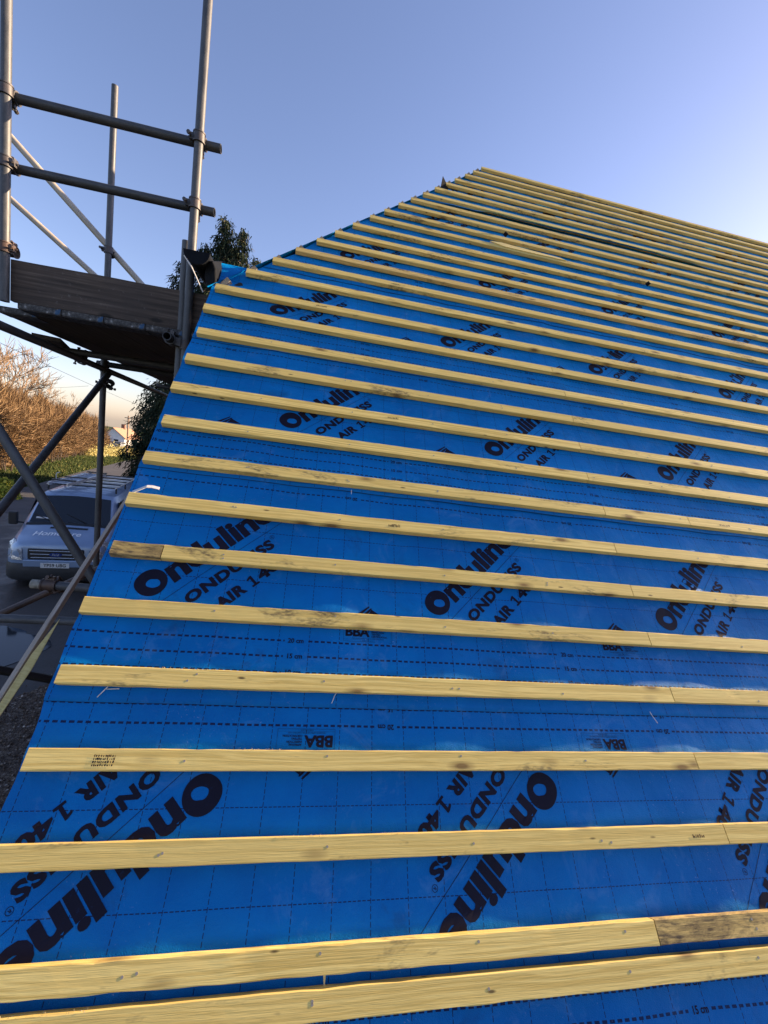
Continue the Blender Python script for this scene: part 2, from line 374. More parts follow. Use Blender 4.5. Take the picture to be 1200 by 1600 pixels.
# ------------------------------------------------------------------ roof frame
def P(u, v, w_=0.): return Vector((u, v*CT - w_*ST, v*ST + w_*CT + Z0))
ROWS = [-.340,-.267,-.062,.135,.343,.547,.749,.951,1.152,1.354,1.561,1.764,1.974,2.181,2.384,
        2.60,2.79,2.97,3.15,3.32,3.50,3.69,3.86,4.04,4.21,4.385,4.57,4.745,4.91,5.10,5.26,5.43]
HIPV, RIDGEV, UEND = 2.37, 5.49, 7.4
def hip_u(v): return -.91 + (v-HIPV)*.6652
def edge_u(v):
    e = .010*noise.noise(Vector((v*3, 1.3, 0)))+.006*noise.noise(Vector((v*11, 4.3, 0)))
    if v < 2.45: return -.926 + e
    if v < 2.64: return -.926 - (v-2.45)*.18 + e
    return hip_u(v) - .012 + e*3
def disp(u, v):
    """drape of the membrane between rafters, pressed down under battens"""
    ph = (u+.13)/.405
    d = -.0075*(.5-.5*math.cos(2*math.pi*ph))*(.7+.6*noise.noise(Vector((u*1.1, v*1.3, 40.))))
    d += .0042*noise.noise(Vector((u*2.1, v*4.5, 3.1))) + .0024*noise.noise(Vector((u*9+v*5, v*14-u*3, 8.)))
    r = noise.noise(Vector((u*3.2+v*4.0, v*2.2-u*1.5, 5.7))); d += .007*max(0, .16-abs(r))/.16*max(0, noise.noise(Vector((u*.9, v*.9, 11.)))*1.4)
    near = min(abs(v-(r_-.025)) for r_ in ROWS)
    k = min(1., near/.05); d = d*(.35+.65*k)
    d += .014*math.exp(-((u+.93)**2/.012 + (v-2.60)**2/.006)) - .02*math.exp(-((u+.82)**2/.006 + (v-2.50)**2/.004))
    return d - .001
# rolls: (bottom edge v, u of print origin, flipped)
ROLLS = [(-.60, -.463, True), (.25, -.753, False), (1.084, -.390, False), (1.916, -.549, False), (2.70, -.195, False),
         (3.52, -.62, False), (4.295, -.31, False), (5.08, -.75, False)]
LIFT = {6: (.034, 2.05, 1.25), 5: (.010, 1.0, .9)}
def roll_w(k, u, t):
    w_ = .0035*max(0., 1-t/.18) if k else 0.
    if k in LIFT:
        a, c, s_ = LIFT[k]; w_ += a*max(0., 1-t/.07)**1.3*math.exp(-((u-c)/s_)**4)
    if k == 2: w_ += .004*max(0., 1-t/.05)*(.5+.5*math.sin(u*2))
    return w_
def text_tris(body, size, bold=0., xs=1.0, sp=1.0):
    cu = bpy.data.curves.new('tmp_text', 'FONT'); cu.body = body; cu.size = size; cu.offset = bold; cu.resolution_u = 3
    cu.space_character = sp; cu.fill_mode = 'FRONT'; cu.align_x = 'CENTER'; cu.align_y = 'CENTER'
    ob = bpy.data.objects.new('tmp_text', cu); S.collection.objects.link(ob)
    me = bpy.data.meshes.new_from_object(ob.evaluated_get(bpy.context.evaluated_depsgraph_get()))
    me.calc_loop_triangles()
    vs = [(v.co.x*xs, v.co.y) for v in me.vertices]; fs = [tuple(t_.vertices) for t_ in me.loop_triangles]
    bpy.data.objects.remove(ob); bpy.data.curves.remove(cu); bpy.data.meshes.remove(me)
    return vs, fs
def bounds(vs): return min(v[0] for v in vs), max(v[0] for v in vs), min(v[1] for v in vs), max(v[1] for v in vs)
def fit_box(vs, x0, x1, y0, y1):
    a, b, c, d = bounds(vs); return [(x0+(x-a)/(b-a)*(x1-x0), y0+(y-c)/(d-c)*(y1-y0)) for x, y in vs]
class Print:
    def __init__(s): s.v = []; s.f = []
    def add(s, vs, fs): b = len(s.v); s.v += vs; s.f += [tuple(i+b for i in f) for f in fs]
    def quad(s, x0, y0, x1, y1, n=1):
        for i in range(n):
            a = x0+(x1-x0)*i/n; b_ = x0+(x1-x0)*(i+1)/n
            s.add([(a,y0),(b_,y0),(b_,y1),(a,y1)], [(0,1,2),(0,2,3)])
def diag(vs):   # local (d, p) along / across the 45 degree logo, origin at the big O
    k = math.sqrt(.5); return [((d-p)*k, .37+(d+p)*k) for d, p in vs]
PR = Print()
# big O with its notched eye
ring = []; n = 40
for i in range(n):
    a = 2*math.pi*i/n
    ro = .0490+.0035*max(0, math.cos(a-2.6))**6
    eye = .0190*(1-.38*max(0, math.cos(a-.9))**2)*(1+.22*max(0, math.cos(a-2.9))**8)+.004*max(0, math.cos(a-5.2))**6
    ring.append((ro*math.cos(a), ro*.98*math.sin(a), .004+eye*math.cos(a), -.003+eye*math.sin(a)))
vs = [(q[0], q[1]) for q in ring]+[(q[2], q[3]) for q in ring]
PR.add(diag(vs), [(i, (i+1) % n, n+(i+1) % n) for i in range(n)]+[(i, n+(i+1) % n, n+i) for i in range(n)])
vs, fs = text_tris('nduline', .1, .0042, 1.0, .98); PR.add(diag(fit_box(vs, .053, .472, -.050, .046)), fs)
vs, fs = text_tris('ONDUTISS', .06, .0032, 1.0, 1.10); PR.add(diag(fit_box(vs, .046, .395, -.146, -.104)), fs)
vs, fs = text_tris('AIR', .06, .0032, 1.0, 1.10); PR.add(diag(fit_box(vs, .108, .217, -.226, -.184)), fs)
vs, fs = text_tris('40', .06, .0032, 1.0, 1.05); PR.add(diag(fit_box(vs, .273, .357, -.226, -.184)), fs)
PR.add(diag([(.247,-.226),(.2565,-.226),(.2565,-.184),(.249,-.184),(.247,-.1862)]), [(0,1,2),(0,2,3),(0,3,4)])
PR.add(diag([(.247,-.1862),(.249,-.184),(.236,-.1895),(.236,-.1965),(.247,-.193)]), [(0,2,1),(0,3,2),(0,4,3)])
PR.add(diag([(.237,-.226),(.2668,-.226),(.2668,-.2188),(.237,-.2188)]), [(0,1,2),(0,2,3)])
vs, fs = text_tris('R', .011, .0001); PR.add(diag([(x+.408, y-.106) for x, y in vs]), fs)
rr = [(.408+.0085*math.cos(a*.3927), -.106+.0085*math.sin(a*.3927)) for a in range(16)]+[(.408+.0072*math.cos(a*.3927), -.106+.0072*math.sin(a*.3927)) for a in range(16)]
PR.add(diag(rr), [(i, (i+1) % 16, 16+(i+1) % 16) for i in range(16)]+[(i, 16+(i+1) % 16, 16+i) for i in range(16)])
for i in range(20):      # thin rule between the two names
    a = -.01+.51*i/20; b_ = -.01+.51*(i+1)/20
    PR.add(diag([(a,-.0782),(b_,-.0782),(b_,-.0768),(a,-.0768)]), [(0,1,2),(0,2,3)])
# approval block
vs, fs = text_tris('BBA', .04, .0016); PR.add(fit_box(vs, .657, .742, .226, .258), fs)
for i, tx in enumerate(('APPROVAL', 'INSPECTION', 'TESTING', 'CERTIFICATION')):
    vs, fs = text_tris(tx, .008, .0002); a, b_, c, d = bounds(vs); y = .2505-.0077*i
    PR.add([(x-a+.748, yy+y) for x, yy in vs], fs)
vs, fs = text_tris('TECHNICAL APPROVALS FOR CONSTRUCTION', .0052); PR.add([(x+.735, y+.2195) for x, y in vs], fs)
vs, fs = text_tris('CERTIFICATE', .0052, 0, 1, 1.3); PR.add([(x+.735, y+.2125) for x, y in vs], fs)
for (x0,y0,x1,y1) in ((.651,.2090,.821,.2097),(.651,.2626,.821,.2633),(.651,.2090,.6517,.2633),(.8203,.2090,.821,.2633),(.651,.2155,.821,.2159)): PR.quad(x0,y0,x1,y1)
# mountain badge
PR.add([(.690,.300),(.735,.336),(.742,.336),(.706,.300)], [(0,3,2),(0,2,1)])
PR.add([(.712,.300),(.744,.330),(.750,.330),(.728,.300)], [(0,3,2),(0,2,1)])
PR.add([(.734,.300),(.747,.326),(.790,.300)], [(0,2,1)])
PR.quad(.690,.286,.790,.296)
for tt, tx in ((.1,'10 cm'),(.15,'15 cm'),(.2,'20 cm')):
    vs, fs = text_tris(tx, .021, .0005); PR.add([(x+.493, y+tt) for x, y in vs], fs)
    if tt > .1 or 1:
        vs, fs = text_tris(tx, .021, .0005); PR.add([(.657-x, 1-tt-y) for x, y in vs], fs)
# split long triangles is not needed: every glyph is only a few cm
def make_roll(k, label):
    v0, u0, flip = ROLLS[k]; H = 1.0; m = MB(); uvs = []
    vt = min(v0+H, RIDGEV); nv = int(round((vt-v0)/.022)); us_n = 300
    for j in range(nv+1):
        v = v0+(vt-v0)*j/nv; ul = edge_u(v)
        for i in range(us_n+1):
            q = i/us_n; u = ul+(UEND-ul)*(q**1.25)
            m.v.append(tuple(P(u, v, disp(u, v)+roll_w(k, u, v-v0))))
            tloc = (v-v0); s_ = (u-u0)
            if flip: s_, tloc = (u0-u), (.4-v)
            uvs.append((s_+5, tloc))
    W = us_n+1
    for j in range(nv):
        for i in range(us_n): m.f.append((j*W+i, j*W+i+1, (j+1)*W+i+1, (j+1)*W+i)); m.m.append(0)
    b = len(m.v)                                    # turned-down lip along the lower edge
    for i in range(W):
        p = Vector(m.v[i]); m.v.append(tuple(p - Vector((0, -ST, CT))*(.0025) - Vector((0, CT, ST))*.0005)); uvs.append(uvs[i])
    for i in range(us_n): m.f.append((b+i, b+i+1, i+1, i)); m.m.append(1)
    # print
    for rep in range(-9, 10):
        vs = []; ok = []
        for s_, tl in PR.v:
            s2 = s_+rep
            u, v = (u0+s2, v0+tl) if not flip else (u0-s2, .4-tl)
            ok.append(v0+.002 < v < vt-.002 and edge_u(v)+.004 < u < UEND-.01)
            vs.append((u, v))
        if not any(ok): continue
        idx = {}
        for f in PR.f:
            if all(ok[i] for i in f):
                g = []
                for i in f:
                    if i not in idx:
                        u, v = vs[i]; idx[i] = len(m.v)
                        m.v.append(tuple(P(u, v, disp(u, v)+roll_w(k, u, v-v0)+.0009))); uvs.append((.5,.5))
                    g.append(idx[i])
                m.f.append(tuple(g)); m.m.append(1)
    o = m.build('roofing_membrane', [M_mem, M_ink])
    me = o.data; uvl = me.uv_layers.new(name='UVMap'); vi = [0]*len(me.loops); me.loops.foreach_get('vertex_index', vi)
    flat = [c for i in vi for c in uvs[i]]; uvl.data.foreach_set('uv', flat)
    me.polygons.foreach_set('use_smooth', [True]*len(me.polygons))
    tag(o, label, 'roof membrane', 'strips of blue roofing membrane laid over the rafters')
ORD = ['lowest','second','third','fourth','fifth','sixth','seventh','top']
RL_ = ['lowest blue membrane strip at the bottom of the picture, its print upside down',
 'blue membrane strip with the largest upright logos, second up from the eaves',
 'third blue membrane strip up, level with the van roof rack at the verge',
 'fourth blue membrane strip up, level with the black gutter end at the roof corner',
 'fifth blue membrane strip up, just above the corner where the hip begins',
 'sixth blue membrane strip up, below the strip with the lifted black gap',
 'blue membrane strip whose lower edge has lifted into a long black gap',
 'greyish blue membrane strip right under the ridge, topmost of all']
for k in range(8): make_roll(k, RL_[k])
# ------------------------------------------------------------------ the house body
house = empty('house', (3.2, 3.6, .1), 'house being re-roofed under the blue membrane and battens', 'house')
def hpart(name, m, mat): 
    o = m.build(name, mat, recalc=True); o.parent = house; o.matrix_parent_inverse = Matrix.Translation((-3.2,-3.6,-.1)); return o
Yr = P(0, RIDGEV).y; Zr = P(0, RIDGEV).z; Ye = P(0, -.56).y; Ze = P(0, -.56).z; Yh = P(0, HIPV).y; Zh = P(0, HIPV).z
def slab(pts, d):   # thick plate below the given outline
    a, b, c = map(Vector, pts[:3]); nn = (b-a).cross(c-a).normalized(); nn = nn if nn.z > 0 else -nn
    m = MB(); n = len(pts); m.v = [tuple(Vector(p)) for p in pts]+[tuple(Vector(p)-nn*d) for p in pts]
    m.f = [tuple(range(n)), tuple(range(2*n-1, n-1, -1))]+[(i, (i+1) % n, n+(i+1) % n, n+i) for i in range(n)]; m.m = [0]*len(m.f); return m
hu = hip_u(RIDGEV); dw = -.022
pl = [P(-.905,-.56,dw), P(UEND,-.56,dw), P(UEND,RIDGEV,dw), P(hu,RIDGEV,dw), P(-.905,HIPV,dw)]
hpart('roof_boarding', slab(pl, .10), M_dark)
mir = lambda p: Vector((p.x, 2*Yr-p.y, p.z))
hpart('rear_roof_slope', slab([mir(p)+Vector((0,.02,0)) for p in pl], .10), M_mem if False else M_dark)
hp = [Vector((-.90, Yh+.02, Zh-.03)), Vector((-.90, 2*Yr-Yh-.02, Zh-.03)), Vector((hu+.02, Yr, Zr-.035))]
hpart('hip_boarding', slab(hp, .09), M_dark)
m = MB(); zb = .1
m.add([(-.80,Ye+.3,zb),(-.80,2*Yr-Ye-.3,zb),(-.80,2*Yr-Ye-.3,Ze+.12),(-.80,2*Yr-Yh,Zh-.14),(-.80,Yh,Zh-.14),(-.80,Ye+.3,Ze+.12),
       (-.55,Ye+.3,zb),(-.55,2*Yr-Ye-.3,zb),(-.55,2*Yr-Ye-.3,Ze+.12),(-.55,2*Yr-Yh,Zh-.14),(-.55,Yh,Zh-.14),(-.55,Ye+.3,Ze+.12)],
      [(0,1,2,3,4,5),(11,10,9,8,7,6)]+[(i,(i+1)%6,6+(i+1)%6,6+i) for i in range(6)])
hpart('gable_wall', m, M_brick)
m = MB(); m.box((3.42, Ye+.16, (zb+Ze-.1)/2), (7.9, .24, Ze-.1-zb)); hpart('front_wall', m, M_brick)
m = MB(); m.box((3.42, 2*Yr-Ye-.16, (zb+Ze-.1)/2), (7.9, .24, Ze-.1-zb)); hpart('rear_wall', m, M_brick)
m = MB(); m.box((3.2, 15.2, 3.1), (7.4, 14.6, 6.0)); hpart('van_shade_block', m, M_brick)  # unseen block added behind the roof to keep the van in shade
# membrane on the hip slope
m = MB(); hn = 24
for j in range(hn+1):
    f = j/hn; z = Zh+.004+(Zr-Zh)*f; x = -.95+(hu+.95)*f; y0 = Yh-.01+(Yr-Yh)*f; y1 = 2*Yr-y0
    for i in range(9): m.v.append((x-.0, y0+(y1-y0)*i/8, z+.004*noise.noise(Vector((x*4, i, 2)))))
for j in range(hn):
    for i in range(8): q = j*9+i; m.f.append((q, q+9, q+10, q+1)); m.m.append(0)
o = m.build('hip_membrane', M_mem); tag(o, 'membrane over the half hip slope, its rim showing along the sloping skyline', 'roof membrane')
# ------------------------------------------------------------------ battens
def batten_mesh(L, seed, W=.0515, T=.0245, seg=.045, chew=0.):
    rng = random.Random(seed); n = max(2, int(L/seg)); m = MB(); b = .0018
    prof = [(-W+b,0),(-b,0),(0,b),(0,T-b),(-b,T),(-W+b,T),(-W,T-b),(-W,b)]
    j1 = [0]*9; bow = rng.uniform(-.0015, .0015)
    for i in range(n+1):
        x = L*i/n; by = bow*math.sin(math.pi*i/n)+rng.uniform(-.0003,.0003)
        for k, (y, z) in enumerate(prof):
            jy = rng.uniform(-.0005,.0005); jz = rng.uniform(-.00003,.00003)
            if chew and k in (3,4) and rng.random() < chew: jy -= rng.uniform(0,.0022); jz -= rng.uniform(0,.0004)
            if chew and k in (5,6) and rng.random() < chew: jy += rng.uniform(0,.0022)
            m.v.append((x, y+by+jy, z+jz))
    for i in range(n):
        for k in range(8): q = i*8+k; r = i*8+(k+1) % 8; m.f.append((q, r, r+8, q+8)); m.m.append(0)
    m.f.append(tuple(range(7,-1,-1))); m.m.append(0); m.f.append(tuple(n*8+k for k in range(8))); m.m.append(0)
    return m
ROOFM = Matrix(((1,0,0,0),(0,CT,-ST,0),(0,ST,CT,Z0),(0,0,0,1)))
nail_me = None
def nail_mesh():
    global nail_me
    if nail_me is None:
        m = MB(); m.tube((0,0,-.001),(0,0,.0006),.0031,10)
        o = m.build('nail', M_steel); nail_me = o.data; bpy.data.objects.remove(o)
    return nail_me
GRP = 'timber battens nailed across the roof'
BAT = {}
def batten(row, ua, ub, label, mat=None, nails=False, chew=0., skew=0.):
    v = ROWS[row]
    o = batten_mesh(ub-ua, int(row*31+ua*7+5), chew=chew).build('roof_batten', mat or M_wood, recalc=True)
    o.matrix_world = ROOFM @ Matrix.Translation((ua, v, .0025)) @ Matrix.Rotation(skew, 4, 'Z')
    tag(o, label, 'batten', GRP)
    if row < 5 and nails: fibres(o, ub-ua, row*5+1)
    if nails:
        rng = random.Random(row*17+3)
        for k in range(-3, 14):
            u = -.13+.41*k+rng.uniform(-.012,.012)
            if ua+.03 < u < min(ub-.03, 2.4):
                for r in range(1 if rng.random() < .8 else 2):
                    q = bpy.data.objects.new('nail', nail_mesh()); S.collection.objects.link(q); q.parent = o
                    q.location = (u-ua+rng.uniform(-.02,.02), -.026+rng.uniform(-.012,.012), .0245)
    BAT[(row, round(ua,1))] = o
    return o
def fibres(o, L, seed):
    rng = random.Random(seed); m = MB(); x = .1
    while x < min(L, 2.6):
        x += rng.expovariate(1.1); w_ = rng.uniform(.05,.22)
        for _ in range(int(w_*200)):
            q = Vector((x+rng.random()*w_, rng.gauss(0,.0012), .0235+rng.gauss(0,.0012))); d = Vector((rng.gauss(0,1), .6+abs(rng.gauss(0,.6)), rng.gauss(.3,.5)))
            sliver(m, q, d, rng.uniform(.0015,.004), rng.uniform(.0005,.0012), rng)
        x += w_
    if m.f: m.build('sawn_fibres', M_fib, o)['kind'] = 'stuff'
NUM = ['bottom','second','third','fourth','fifth','sixth','seventh','eighth','ninth','tenth','eleventh','twelfth','thirteenth','fourteenth','fifteenth',
 'sixteenth','seventeenth','eighteenth','nineteenth','twentieth','twenty-first','twenty-second','twenty-third','twenty-fourth','twenty-fifth','twenty-sixth',
 'twenty-seventh','twenty-eighth','twenty-ninth','thirtieth','thirty-first','ridge']
JOIN = {1:.788, 2:1.126, 3:1.112, 4:1.112, 5:1.099, 6:1.098, 7:1.09, 8:1.103, 9:1.077, 10:1.095, 11:1.112, 12:1.12, 13:1.09}
LOOK = {0:'pale batten right at the bottom of the picture, just below its close neighbour',
 1:'dirty scuffed batten, second up from the bottom, left of its dark stained joint',
 2:'clean straight-grained batten, third up, left length, below the upside down logos',
 3:'batten with a printed stamp near its left end, fourth up, left length',
 4:'batten between the two dashed 15 cm lines, fifth up, left length',
 5:'plain pale batten, sixth up, left length, hiding the lower logo corner',
 7:'batten with a loose cream strap behind its left end, eighth up, left length'}
end_u = {}
for r in range(len(ROWS)):
    v = ROWS[r]; ul = -.910 + .010*math.sin(r*2.3) if v < 2.5 else hip_u(v-.026)+.0
    if r < 3: ul = -1.02 if r < 2 else -.915
    nl = r <= 12; ch = .15 if r < 9 else .05
    if r in JOIN:
        j = JOIN[r]
        lab = LOOK.get(r, 'batten, %s up from the bottom, the length left of the joint' % NUM[r])
        if r == 6:
            batten(r, ul, -.742, 'short black-mouldy batten offcut at the left verge, seventh row up', M_woodend, False, .6)
            batten(r, -.739, j-.0015, 'seventh batten up from the bottom, long length right of the mouldy offcut', None, True, ch)
        elif r == 1:
            batten(r, ul, j-.0015, lab, None, True, .35)
        else: batten(r, ul, j-.0015, lab, None, nl, ch)
        if r == 1: batten(r, j+.0015, UEND-.1, 'batten length with a big charcoal black stain, second up, right of the joint', M_woodend, True, .35)
        elif r == 8:
            batten(r, j+.0015, 1.571, 'short batten piece between two joints at the right, ninth up from the bottom', None, True, ch)
            batten(r, 1.574, UEND-.1, 'ninth batten up from the bottom, the length right of both joints', None, True, ch)
        else: batten(r, j+.0015, UEND-.1, 'batten, %s up from the bottom, the length right of the joint' % NUM[r], None, nl, ch)
    elif r == 31: batten(r, ul, UEND-.1, 'topmost batten along the ridge skyline')
    elif r == 0: batten(r, ul, UEND-.1, LOOK[0], None, True, .25)
    else:
        lab = 'full length batten, %s up from the bottom' % NUM[r]
        if r == 21: lab = 'batten with a splintered pale patch, twenty-second up from the bottom'
        if r == 14: lab = 'batten ending at the roof corner beside the black gutter, fifteenth up'
        if r == 17: lab = 'batten with long brown knot streaks near its hip end, eighteenth up'
        batten(r, ul, UEND-.1, lab, M_woodmid if r == 17 else None, False, ch)
# battens of the hip slope, ends poking above the hip line
hipz = [HIPV+.10+i*.18 for i in range(17)]
for i, vv in enumerate(hipz):
    f = (vv-HIPV)/(RIDGEV-HIPV)
    if f > .985: continue
    x = -.91+(hu+.91)*f; z = Zh+(Zr-Zh)*f; y0 = Yh+(Yr-Yh)*f - .03
    L = 2*(Yr-y0)
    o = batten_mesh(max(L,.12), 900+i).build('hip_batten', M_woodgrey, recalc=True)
    ax = Vector((0,1,0)); up = Vector((-ST,0,CT)); yv = Vector((CT,0,ST)); yv = Vector((CT,0,ST))
    mt = Matrix.Identity(4)
    for q in range(3): mt[q][0] = ax[q]; mt[q][1] = yv[q]; mt[q][2] = (-ax.cross(yv))[q]
    mt[0][2], mt[1][2], mt[2][2] = up
    mt.translation = Vector((x, y0+.006, z))+up*(-.002)
    o.matrix_world = mt
    tag(o, 'grey batten end poking over the sloping skyline, %s up from the gutter corner' % NUM[i].replace('bottom','first'), 'batten', 'hip slope battens seen end on')
# splintered patch and sliver
def shard(pts, th, mat, name, label, cat, parent=None):
    m = slab(pts, th); o = m.build(name, mat, parent, recalc=True)
    if label: tag(o, label, cat)
    return o
shard([P(.93,3.705,.034),P(1.02,3.725,.034),P(1.55,3.700,.032),P(1.60,3.672,.034),P(1.05,3.665,.034)], .008, M_woodyel, 'timber_splinter', 'pale torn splinter lying on the batten high on the roof', 'splinter')
shard([P(-.115,-.317,.012),P(-.108,-.317,.012),P(-.1105,-.352,.012)], .002, M_woodyel, 'wood_sliver', 'tiny pointed sliver hanging under the dirty batten near the bottom', 'sliver')
# shavings and plastic ties on the membrane
def curl(pts, r, mat, name, label, cat):
    m = MB(); m.poly_tube(pts, r, 6); o = m.build(name, mat, smooth=True); return tag(o, label, cat)
curl([P(-.795,.262,.004),P(-.770,.300,.006)], .0014, M_white, 'cut_tie', 'small white plastic tie lying near the left verge below the fifth batten', 'plastic tie')
o = curl([P(-.778,.284,.005),P(-.745,.286,.005)], .0014, M_white, 'cut_tie_end', 'short crossing arm of the white tie near the left verge', 'plastic tie')
curl([P(-.130,.262,.004),P(-.122,.285,.008),P(-.112,.298,.006)], .0012, M_white, 'wood_shaving', 'thin white shaving on the membrane edge below the fifth batten, centre', 'shaving')
curl([P(1.03,.225,.004),P(1.015,.25,.006),P(1.012,.262,.005)], .0012, M_white, 'wood_shaving', 'thin white shaving on the membrane edge below the fifth batten, right', 'shaving')
curl([P(-.098,1.09,.006),P(-.098,1.065,.012)], .0012, M_white, 'wood_shaving', 'thin pale shaving hanging under the ninth batten near the centre', 'shaving')
# cream strap sticking out above the eighth batten
m = MB()
sp_ = [(-.905,.952,.022),(-.882,.966,.026),(-.862,.980,.028),(-.845,.984,.024),(-.822,.984,.018)]
hw = .0055
for i,(u,v,w_) in enumerate(sp_):
    m.v += [tuple(P(u,v-hw,w_)),tuple(P(u,v+hw,w_)),tuple(P(u,v+hw,w_+.0025)),tuple(P(u,v-hw,w_+.0025))]
for i in range(len(sp_)-1):
    for k in range(4): a=i*4+k; b=i*4+(k+1)%4; m.f.append((a,b,b+4,a+4)); m.m.append(0)
m.f += [(3,2,1,0),(16,17,18,19)]; m.m += [0,0]
tag(m.build('loose_strap', M_white, recalc=True), 'cream plastic strap curling out above the eighth batten at the left verge', 'strap')
# ink stamps on battens (parts)
def stamp(key, u, v, wd, ht, rows, seed):
    bo = BAT.get(key)
    if bo is None: return
    rng = random.Random(seed); m = MB()
    for r in range(rows):
        x = 0
        while x < wd:
            h = ht/rows*rng.uniform(.45,.85); ww = rng.uniform(.0012,.0035)
            y = -ht/2+ht/rows*r
            m.add([(x,y,0),(x+ww,y,0),(x+ww,y+h,0),(x,y+h,0)], [(0,1,2,3)]); x += ww+rng.uniform(.001,.004)
    o = m.build('ink_stamp', M_ink); o.parent = bo
    loc = bo.matrix_world.inverted() @ P(u, v, .0275); o.location = (loc.x, loc.y, .0256); return o
for (row, ua, u, wd, ht, rows) in ((3,-.9,-.745,.05,.028,4),(7,-.9,.055,.045,.018,1),(10,-.9,.06,.05,.014,1),(2,-.9,1.0,.04,.01,1),(8,1.6,1.75,.06,.014,1),(14,-.9,-.35,.06,.014,1),(16,-.6,.1,.05,.014,1)):
    kk = [k for k in BAT if k[0] == row and abs(k[1]-ua) < .2]
    if kk: stamp(kk[0], u, ROWS[row]-.027, wd, ht, rows, row)
# black scrap on the hip
m = slab([Vector((.60,P(0,4.62).y,P(0,4.62).z+.02)), Vector((.70,P(0,4.70).y,P(0,4.66).z+.015)), Vector((.612,P(0,4.66).y,P(0,4.66).z+.10))], .004)
tag(m.build('membrane_scrap', M_blackmem, recalc=True), 'small black triangular scrap standing up on the sloping skyline', 'scrap')
for (u, v, row) in ((1.10,3.905,22),(2.35,3.60,0)):
    m = MB(); m.box((0,0,0), (.03,.014,.03)); o = m.build('clip', M_blackmem); o.matrix_world = ROOFM @ Matrix.Translation((u, v, .032)) @ Matrix.Rotation(.4,4,'Y')
    tag(o, 'tiny black clip sitting on a high batten %s' % ('left of the splintered patch' if row else 'far right of the splintered patch'), 'clip')
# ------------------------------------------------------------------ gutter end at the corner
gut = empty('gutter', (-1.01, 1.58, 4.93), 'black half round gutter end sticking out at the roof corner', 'gutter')
def gpart(name, m, mat, sm=False):
    o = m.build(name, mat, smooth=sm, recalc=True); o.parent = gut; o.matrix_parent_inverse = Matrix.Translation((1.01,-1.58,-4.93)); return o
m = MB(); n = 14; GC = Vector((-1.012, 0, 4.962)); gr = .066
def arc(y, r, off=0):
    return [(GC.x-r*math.cos(math.pi*i/n), y, GC.z-.002-r*1.0*math.sin(math.pi*i/n)) for i in range(n+1)]
a0 = arc(1.56, gr); a1 = arc(5.3, gr); b0 = arc(1.56, gr-.004); b1 = arc(5.3, gr-.004)
m.v = a0+a1+b0+b1; q = n+1
for i in range(n): m.f += [(i,i+1,q+i+1,q+i),(2*q+i+1,2*q+i,3*q+i,3*q+i+1)]
m.f += [(0,q,3*q,2*q),(n,2*q+n,3*q+n,q+n)]; m.m = [0]*len(m.f)
gpart('trough', m, M_blackmem, True)
m = MB(); m.v = arc(1.552, gr+.003)+arc(1.566, gr+.003); m.f = [tuple(range(n+1)), tuple(range(2*n+1, n, -1))]+[(i,n+1+i,n+2+i,i+1) for i in range(n)]+[(n,2*n+1,n+1,0)]; m.m = [0]*len(m.f)
gpart('end_stop', m, M_blackmem)
m = MB()      # folded black flashing wrapping the corner
fp = [(-.975,1.60,4.905),(-.935,1.57,4.935),(-.915,1.585,4.90),(-.912,1.60,4.84),(-.935,1.60,4.775),(-.965,1.62,4.80),(-.985,1.63,4.86)]
m.v = [Vector(p) for p in fp]+[Vector(p)+Vector((.005,.25,.10)) for p in fp]; m.v = [tuple(p) for p in m.v]; n7 = 7
m.f = [tuple(range(n7)), tuple(range(2*n7-1,n7-1,-1))]+[(i,(i+1)%n7,n7+(i+1)%n7,n7+i) for i in range(n7)]; m.m = [0]*len(m.f)
bevel(gpart('corner_flashing', m, M_blackmem), .008, 3)
m = MB(); m.poly_tube([Vector((-1.075,1.555,4.925)),Vector((-1.03,1.55,4.87)),Vector((-.975,1.585,4.765))], .0035, 6); gpart('sunlit_edge_line', m, M_white)  # white strip paints in the sunlit edge at the gutter corner
# ------------------------------------------------------------------ scaffold
TR = .02415
TG = 'steel scaffold tubes'
def sct(a, b, mat, label, name='scaffold_tube', r=TR):
    a = Vector(a); b = Vector(b); m = MB(); L = (b-a).length; m.tube((0,0,0), (0,0,L), r, 24, wall=.004)
    o = m.build(name, mat); autosmooth(o)
    o.matrix_world = Matrix.Translation(a) @ (b-a).to_track_quat('Z','Y').to_matrix().to_4x4()
    return tag(o, label, 'scaffold tube', TG)
YP = 1.776
sct((-2.072,YP,4.575), (-2.072,YP,8.2), M_galv, 'thick upright scaffold tube at the very left edge of the photo', 'scaffold_standard')
sct((-1.104,YP,4.36), (-1.104,YP,8.2), M_galv, 'upright scaffold tube beside the black gutter, carrying the rail ends', 'scaffold_standard')
sct((-1.150,YP+.045,3.9), (-1.150,YP+.045,5.10), M_galv, 'short upright tube with its top hidden behind the gutter upright', 'scaffold_standard')
sct((-2.13,3.04,.12), (-2.13,3.04,6.60), M_galv, 'tall far upright tube rising between the two rails, open top in the sky', 'scaffold_standard')
YR = YP+.049
sct((-2.35,YR,5.640), (-.995,YR,5.640), M_galvd, 'upper horizontal guard rail above the platform', 'guard_rail')
sct((-2.35,YR,5.292), (-1.005,YR,5.292), M_galvd, 'lower horizontal guard rail above the platform', 'guard_rail')
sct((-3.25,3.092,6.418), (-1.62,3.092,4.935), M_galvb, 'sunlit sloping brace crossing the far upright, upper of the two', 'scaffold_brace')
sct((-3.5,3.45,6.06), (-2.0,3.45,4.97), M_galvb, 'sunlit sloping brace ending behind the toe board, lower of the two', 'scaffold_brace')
sct((-1.97,1.35,4.42), (-2.42,5.9,4.42), M_galvd, 'dark ledger tube running away under the left edge of the platform', 'scaffold_ledger')
